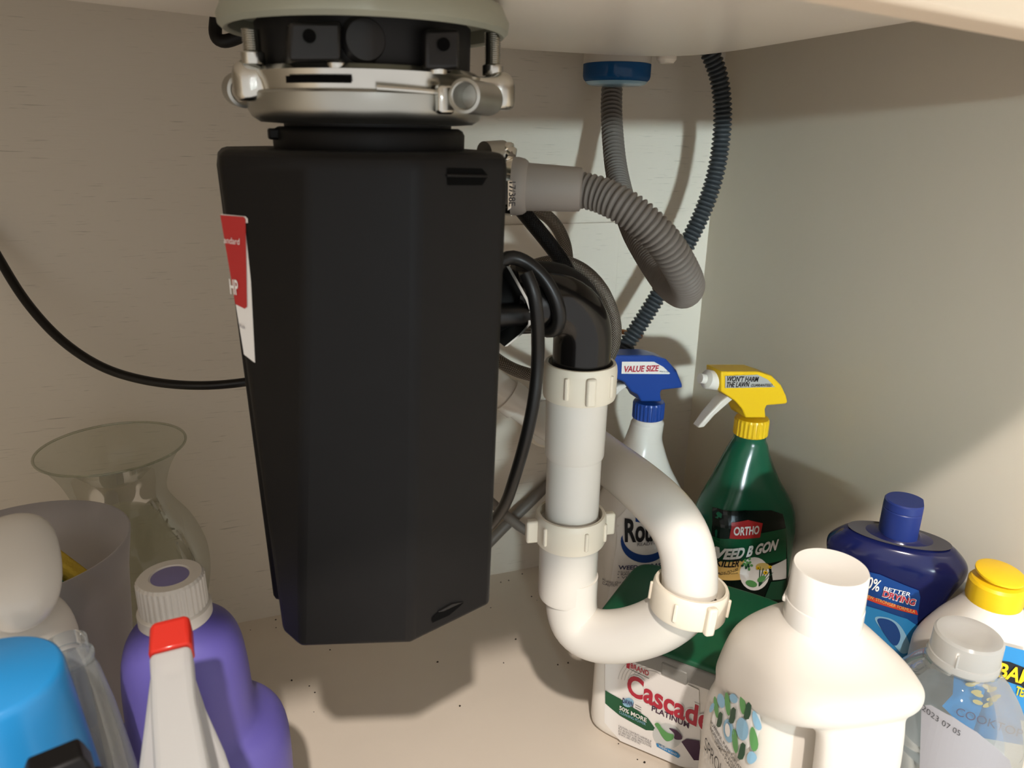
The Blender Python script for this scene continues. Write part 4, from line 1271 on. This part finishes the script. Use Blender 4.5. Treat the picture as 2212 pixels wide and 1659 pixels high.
text(FK, '2023 07 05', (1990, 1529), (2072, 1587), M_ink, lk, h=13, e=.0008, bold=-.012)
# rear label seen through the clear wall
FKb = Face(KC - kN * .030, kR, kN, None)
decal(FKb, [(2062, 1440), (2140, 1450), (2185, 1500), (2205, 1560), (2212, 1610), (2100, 1590), (2035, 1525), (2058, 1500)], M_skyblue, T, e=0, name='rear_label')
FKm = Face(KC - kN * .0285, kR, kN, None)
for i in range(12):
    a_ = i * 1.7
    decal(FKm, ell(2112 + 24 * math.sin(a_) + i * 2.2, 1462 + i * 5.2, 12, 5, 10, .4 * math.sin(i * 2.1)), M_gold, T, e=.0003 * i * .3, name='gold_print', step=0)
text(FKm, 'COOKTOP', (2062, 1540), (2205, 1590), M_navyink, T, h=18, e=.0012, bold=0, step=0)

# ================================================================== VASE
VC = Vector((-.1165, .6430, 0))
T = thing('glass_vase', 'clear glass vase with a flared rim by the back wall', 'vase', tuple(VC))
prof = [(.0, .004), (.030, .0035), (.038, .002), (.0425, .004), (.0445, .012), (.0455, .04), (.0500, .070), (.0580, .100), (.0625, .125), (.0615, .148), (.0535, .172), (.0425, .190), (.0375, .200), (.0362, .207), (.0375, .216), (.0430, .231), (.0505, .2435), (.0560, .2500)]
pv = spline([Vector((r, 0, z)) for r, z in prof], .004)
obj('vase_wall', G().lathe([(max(p.x, .0003), p.z) for p in pv], 64, VC, cap1=False), M_glass, T, angle=70)
obj('vase_rim', G().tube([VC + Vector((.0562 * math.cos(a_), .0562 * math.sin(a_), .2503)) for a_ in [2 * PI * i / 64 for i in range(65)]], .0011, 8, caps=False), M_glass, T)

# ================================================================== BIN, SPONGES, LEFT BOTTLES
BC = Vector((-.152, .495, 0))
T = thing('frosted_bin', 'frosted plastic bin holding sponges at the left edge', 'bin', tuple(BC))
zb = Pd(20, 1185, .47).z
prof = [(.0, .002), (.040, .002), (.0440, .004), (.0455, .010), (.0490, .08), (.0545, .16), (.0600, .22), (.0645, zb)]
obj('bin_wall', G().lathe([(max(r, .0003), z) for r, z in prof], 64, BC, cap1=False), M_bin, T, solid=.0014, angle=60)
T = thing('sponge', 'green and yellow sponge leaning inside the frosted bin', 'sponge', tuple(BC + Vector((.012, .0, .12))))
sM = Matrix.Rotation(.55, 3, 'Y') @ Matrix.Rotation(.5, 3, 'Z')
sc_ = Pd(98, 1284, .487)
obj('foam', G().box(sc_ + Vector((.004, .010, .002)), (.052, .009, .046), Matrix.Rotation(-.55, 3, 'Z') @ Matrix.Rotation(.62, 3, 'Y')), M_sponge, T, bevel=.002)
obj('scouring_pad', G().box(sc_ + Vector((-.002, -.001, -.004)), (.052, .007, .046), Matrix.Rotation(-.55, 3, 'Z') @ Matrix.Rotation(.62, 3, 'Y')), M_scour, T, bevel=.0015)

# white spray head in front of the bin
hc = Pd(20, 1240, .36)
T = thing('white_spray_bottle', 'white spray bottle with a rounded head in front of the frosted bin', 'spray bottle', (hc.x - .012, hc.y + .006, 0))
dirn = (Pd(52, 1350, .340) - Pd(14, 1128, .385))
Ld = dirn.length
Mx = rot_to(dirn, (1, 0, 0))
st_ = Pd(14, 1128, .385)
rings = []
for t, rx, ry in ((0, .006, .004), (.03, .012, .007), (.1, .0175, .010), (.25, .0205, .013), (.45, .0205, .014), (.65, .0192, .0145), (.8, .0165, .0135), (.92, .0120, .0105), (.98, .007, .006), (1, .003, .003)):
    rings.append([st_ + Mx @ (p + Vector((0, 0, t * Ld))) for p in sup(rx, ry, 2.2, 0, 0, 0, 40)])
obj('spray_head', G().loft(rings), M_wglossy, T, angle=60, subsurf=1)
bx = Pd(20, 1370, .365)
zs = bx.z
obj('bottle_body', G().loft([[p + Vector((hc.x - .004, hc.y + .002, 0)) for p in r] for r in sections([(0, .022, .020, 3), (.005, .026, .022, 3), (zs - .05, .026, .022, 3), (zs - .012, .026, .021, 3), (zs + .006, .022, .018, 2.6), (zs + .014, .014, .011, 2), (zs + .020, .011, .008, 2)], 4, 48)]), M_wplastic, T, angle=50)

# clear bottle with the large blue cap
cC = Pd(-34, 1462, .28)
T = thing('blue_capped_bottle', 'bottle with a large bright blue rounded cap at the left edge', 'bottle', (cC.x, cC.y, 0))
z0 = cC.z
obj('cap', G().lathe([(.0355, z0 - .135), (.0350, z0 - .125), (.0318, z0 - .075), (.0268, z0 - .012), (.0262, z0 - .004), (.0254, z0 - .0012), (.0238, z0), (.0, z0 + .0008)], 64, (cC.x, cC.y, 0), cap1=False), M_cyan, T, angle=40)
obj('bottle_body', G().lathe([(.0, 0), (.034, 0), (.038, .004), (.038, z0 - .142), (.0350, z0 - .134)], 48, (cC.x, cC.y, 0), cap0=False), M_wplastic, T, angle=60)
gC = Pd(150, 1425, .345)
T = thing('empty_clear_bottle', 'empty clear plastic bottle squeezed in behind the blue cap', 'bottle', (gC.x, gC.y, 0))
zt2 = gC.z
obj('bottle_wall', G().lathe([(.0, .002), (.0180, .002), (.0205, .006), (.0205, zt2 - .11), (.0190, zt2 - .07), (.0150, zt2 - .03), (.0115, zt2 - .008), (.0090, zt2)], 48, (gC.x, gC.y, 0), cap1=False), M_clear, T, angle=60)
obj('bottle_neck', G().lathe([(.0092, zt2 - .001), (.0105, zt2), (.0105, zt2 + .002), (.0088, zt2 + .0025), (.0088, zt2 + .010)], 40, (gC.x, gC.y, 0), cap0=False, cap1=False), M_clear, T, angle=40)
# black bottle at the bottom edge
kc = Pd(122, 1650, .245)
T = thing('black_bottle', 'black angular bottle cap at the bottom left edge before the blue cap', 'bottle', (kc.x, kc.y, 0))
g = G().box((kc.x, kc.y, (kc.z - .012) / 2), (.024, .020, kc.z - .012))
obj('bottle_body', g, M_black2, T, bevel=.003)
kr = Matrix.Rotation(.3, 3, 'Z')
g = G().loft([[kc + kr @ Vector((sx * .0085 * w_, sy * .006 * w_, dz)) for sx, sy in ((-1, -1), (1, -1), (1, 1), (-1, 1))] for w_, dz in ((1.25, -.022), (1.2, -.006), (1.0, .0), (.86, .003))])
obj('angular_cap', g, M_black, T, bevel=.001)

# purple jug
uC = Pd(380, 1330, .415)
T = thing('purple_detergent_jug', 'purple detergent jug with a white ribbed cap at the left', 'jug', (uC.x, uC.y, 0))
zn = uC.z
prof = [(0, .044, .036, 3), (.006, .049, .041, 3), (zn - .115, .0500, .0420, 2.8, .004), (zn - .092, .0490, .0415, 2.7, .004), (zn - .080, .0450, .0390, 2.6, .003), (zn - .072, .0375, .0355, 2.5, .001), (zn - .062, .0345, .034, 2.5, .001), (zn - .040, .0335, .0330, 2.4, .001), (zn - .022, .0315, .031, 2.3, .001), (zn - .010, .0270, .0265, 2.1, .001), (zn - .002, .0190, .0190, 2, 0), (zn + .001, .0178, .0178, 2, 0)]
obj('jug_body', G().loft([[p + Vector((uC.x, uC.y, 0)) for p in r] for r in sections(prof, 4, 60)]), M_purple, T, angle=60)
cp = obj('cap', G().lathe([(.0186, zn - .001), (.0193, zn), (.0193, zn + .0062), (.0178, zn + .0072), (.0174, zn + .0080), (.0172, zn + .0245), (.0163, zn + .0262), (.0108, zn + .0262), (.0104, zn + .0255), (.0, zn + .0255)], 144, (uC.x, uC.y, 0), cap1=False, ribs=36, rib_h=.0005, rib_rng=(4, 5)), M_wplastic, T, angle=25)
obj('cap_inlay', G().lathe([(.0, zn + .0262), (.0025, zn + .0261), (.0098, zn + .0257), (.0100, zn + .0254)], 40, (uC.x, uC.y, 0), cap0=False), M_lilac, cp)

# milky trigger head with a red nozzle, seen from above
t0 = Pd(371, 1352, .325); t1 = Pd(372, 1420, .315); t2 = Pd(380, 1540, .30); t3 = Pd(396, 1659, .285); t4 = Pd(404, 1740, .278)
T = thing('milky_trigger_bottle', 'spray bottle with milky trigger head and red nozzle before the purple jug', 'spray bottle', (t4.x, t4.y, 0))
rings = []
def trs(c, w_, hh):
    Mh = rot_to(t3 - t0, (1, 0, 0))
    return [c + Mh @ Vector((x * w_, y * hh, 0)) for x, y in ((-1, -.7), (-.85, -1), (.85, -1), (1, -.7), (1, .7), (.85, 1), (-.85, 1), (-1, .7))]
obj('red_nozzle', G().loft([trs(t0, .0068, .006), trs(t0.lerp(t1, .12), .0080, .0075), trs(t1, .0084, .008)]), M_redt, T, bevel=.001)
obj('trigger_head', G().loft([trs(t1 + (t1 - t0) * .02, .0080, .0076), trs(t1.lerp(t2, .5), .0079, .008), trs(t2, .0082, .009), trs(t3, .0092, .010), trs(t4, .0100, .011)]), M_trig, T, bevel=.0015, angle=50)
rg = []
for c, w_ in ((Pd(372, 1455, .326), .0080), (Pd(382, 1560, .318), .0120), (Pd(396, 1660, .308), .0165), (Pd(405, 1740, .30), .019)):
    Mh = rot_to(t3 - t0, (1, 0, 0))
    rg.append([c + Mh @ Vector((x * w_, y * .006, 0)) for x, y in ((-1, -1), (1, -1), (1, 1), (-1, 1))])
obj('head_skirt', G().loft(rg), M_trig, T, bevel=.002, angle=50)
q = Pd(371, 1430, .313)
obj('nozzle_window', G().box(q, (.0085, .004, .011), rot_to(t3 - t0, (1, 0, 0))), M_frost, T, bevel=.001)
bb = t4 + Vector((.004, .012, -.03))
obj('bottle_body', G().lathe([(.0, 0), (.030, 0), (.033, .004), (.033, bb.z - .05), (.024, bb.z - .02), (.014, bb.z - .006), (.0135, bb.z + .02)], 40, (bb.x, bb.y, 0), cap0=False), M_trig, T)

# ================================================================== CRUMBS ON THE FLOOR
g = G()
spots = [(541, 1361), (596, 1339), (596, 1356), (713, 1404), (668, 1482), (680, 1496), (678, 1538), (602, 1548), (1099, 1254), (1148, 1289), (1160, 1297), (1114, 1381), (1088, 1432), (1336, 1607), (1377, 1641), (1392, 1647), (1060, 1313), (945, 1430), (1205, 1436), (1227, 1432), (1128, 1240), (993, 1525), (630, 1470), (215, 1610), (203, 1640), (208, 1555), (1186, 1265), (1082, 1258)]
for x, y in spots:
    p = Pz(x, y, .0)
    r_ = random.uniform(.0005, .0011)
    vs_ = [p + Vector((random.uniform(.6, 1.3) * r_ * math.cos(a_), random.uniform(.6, 1.3) * r_ * math.sin(a_), 0)) for a_ in [k * PI / 3 for k in range(6)]]
    g.loft([vs_, [p + (v - p) * .6 + Vector((0, 0, r_ * .8)) for v in vs_]])
o = obj('floor_crumbs', g, M_crumb, smooth=False)
o['kind'] = 'stuff'
tag(o, 'dark crumbs scattered on the cabinet floor', 'crumbs')
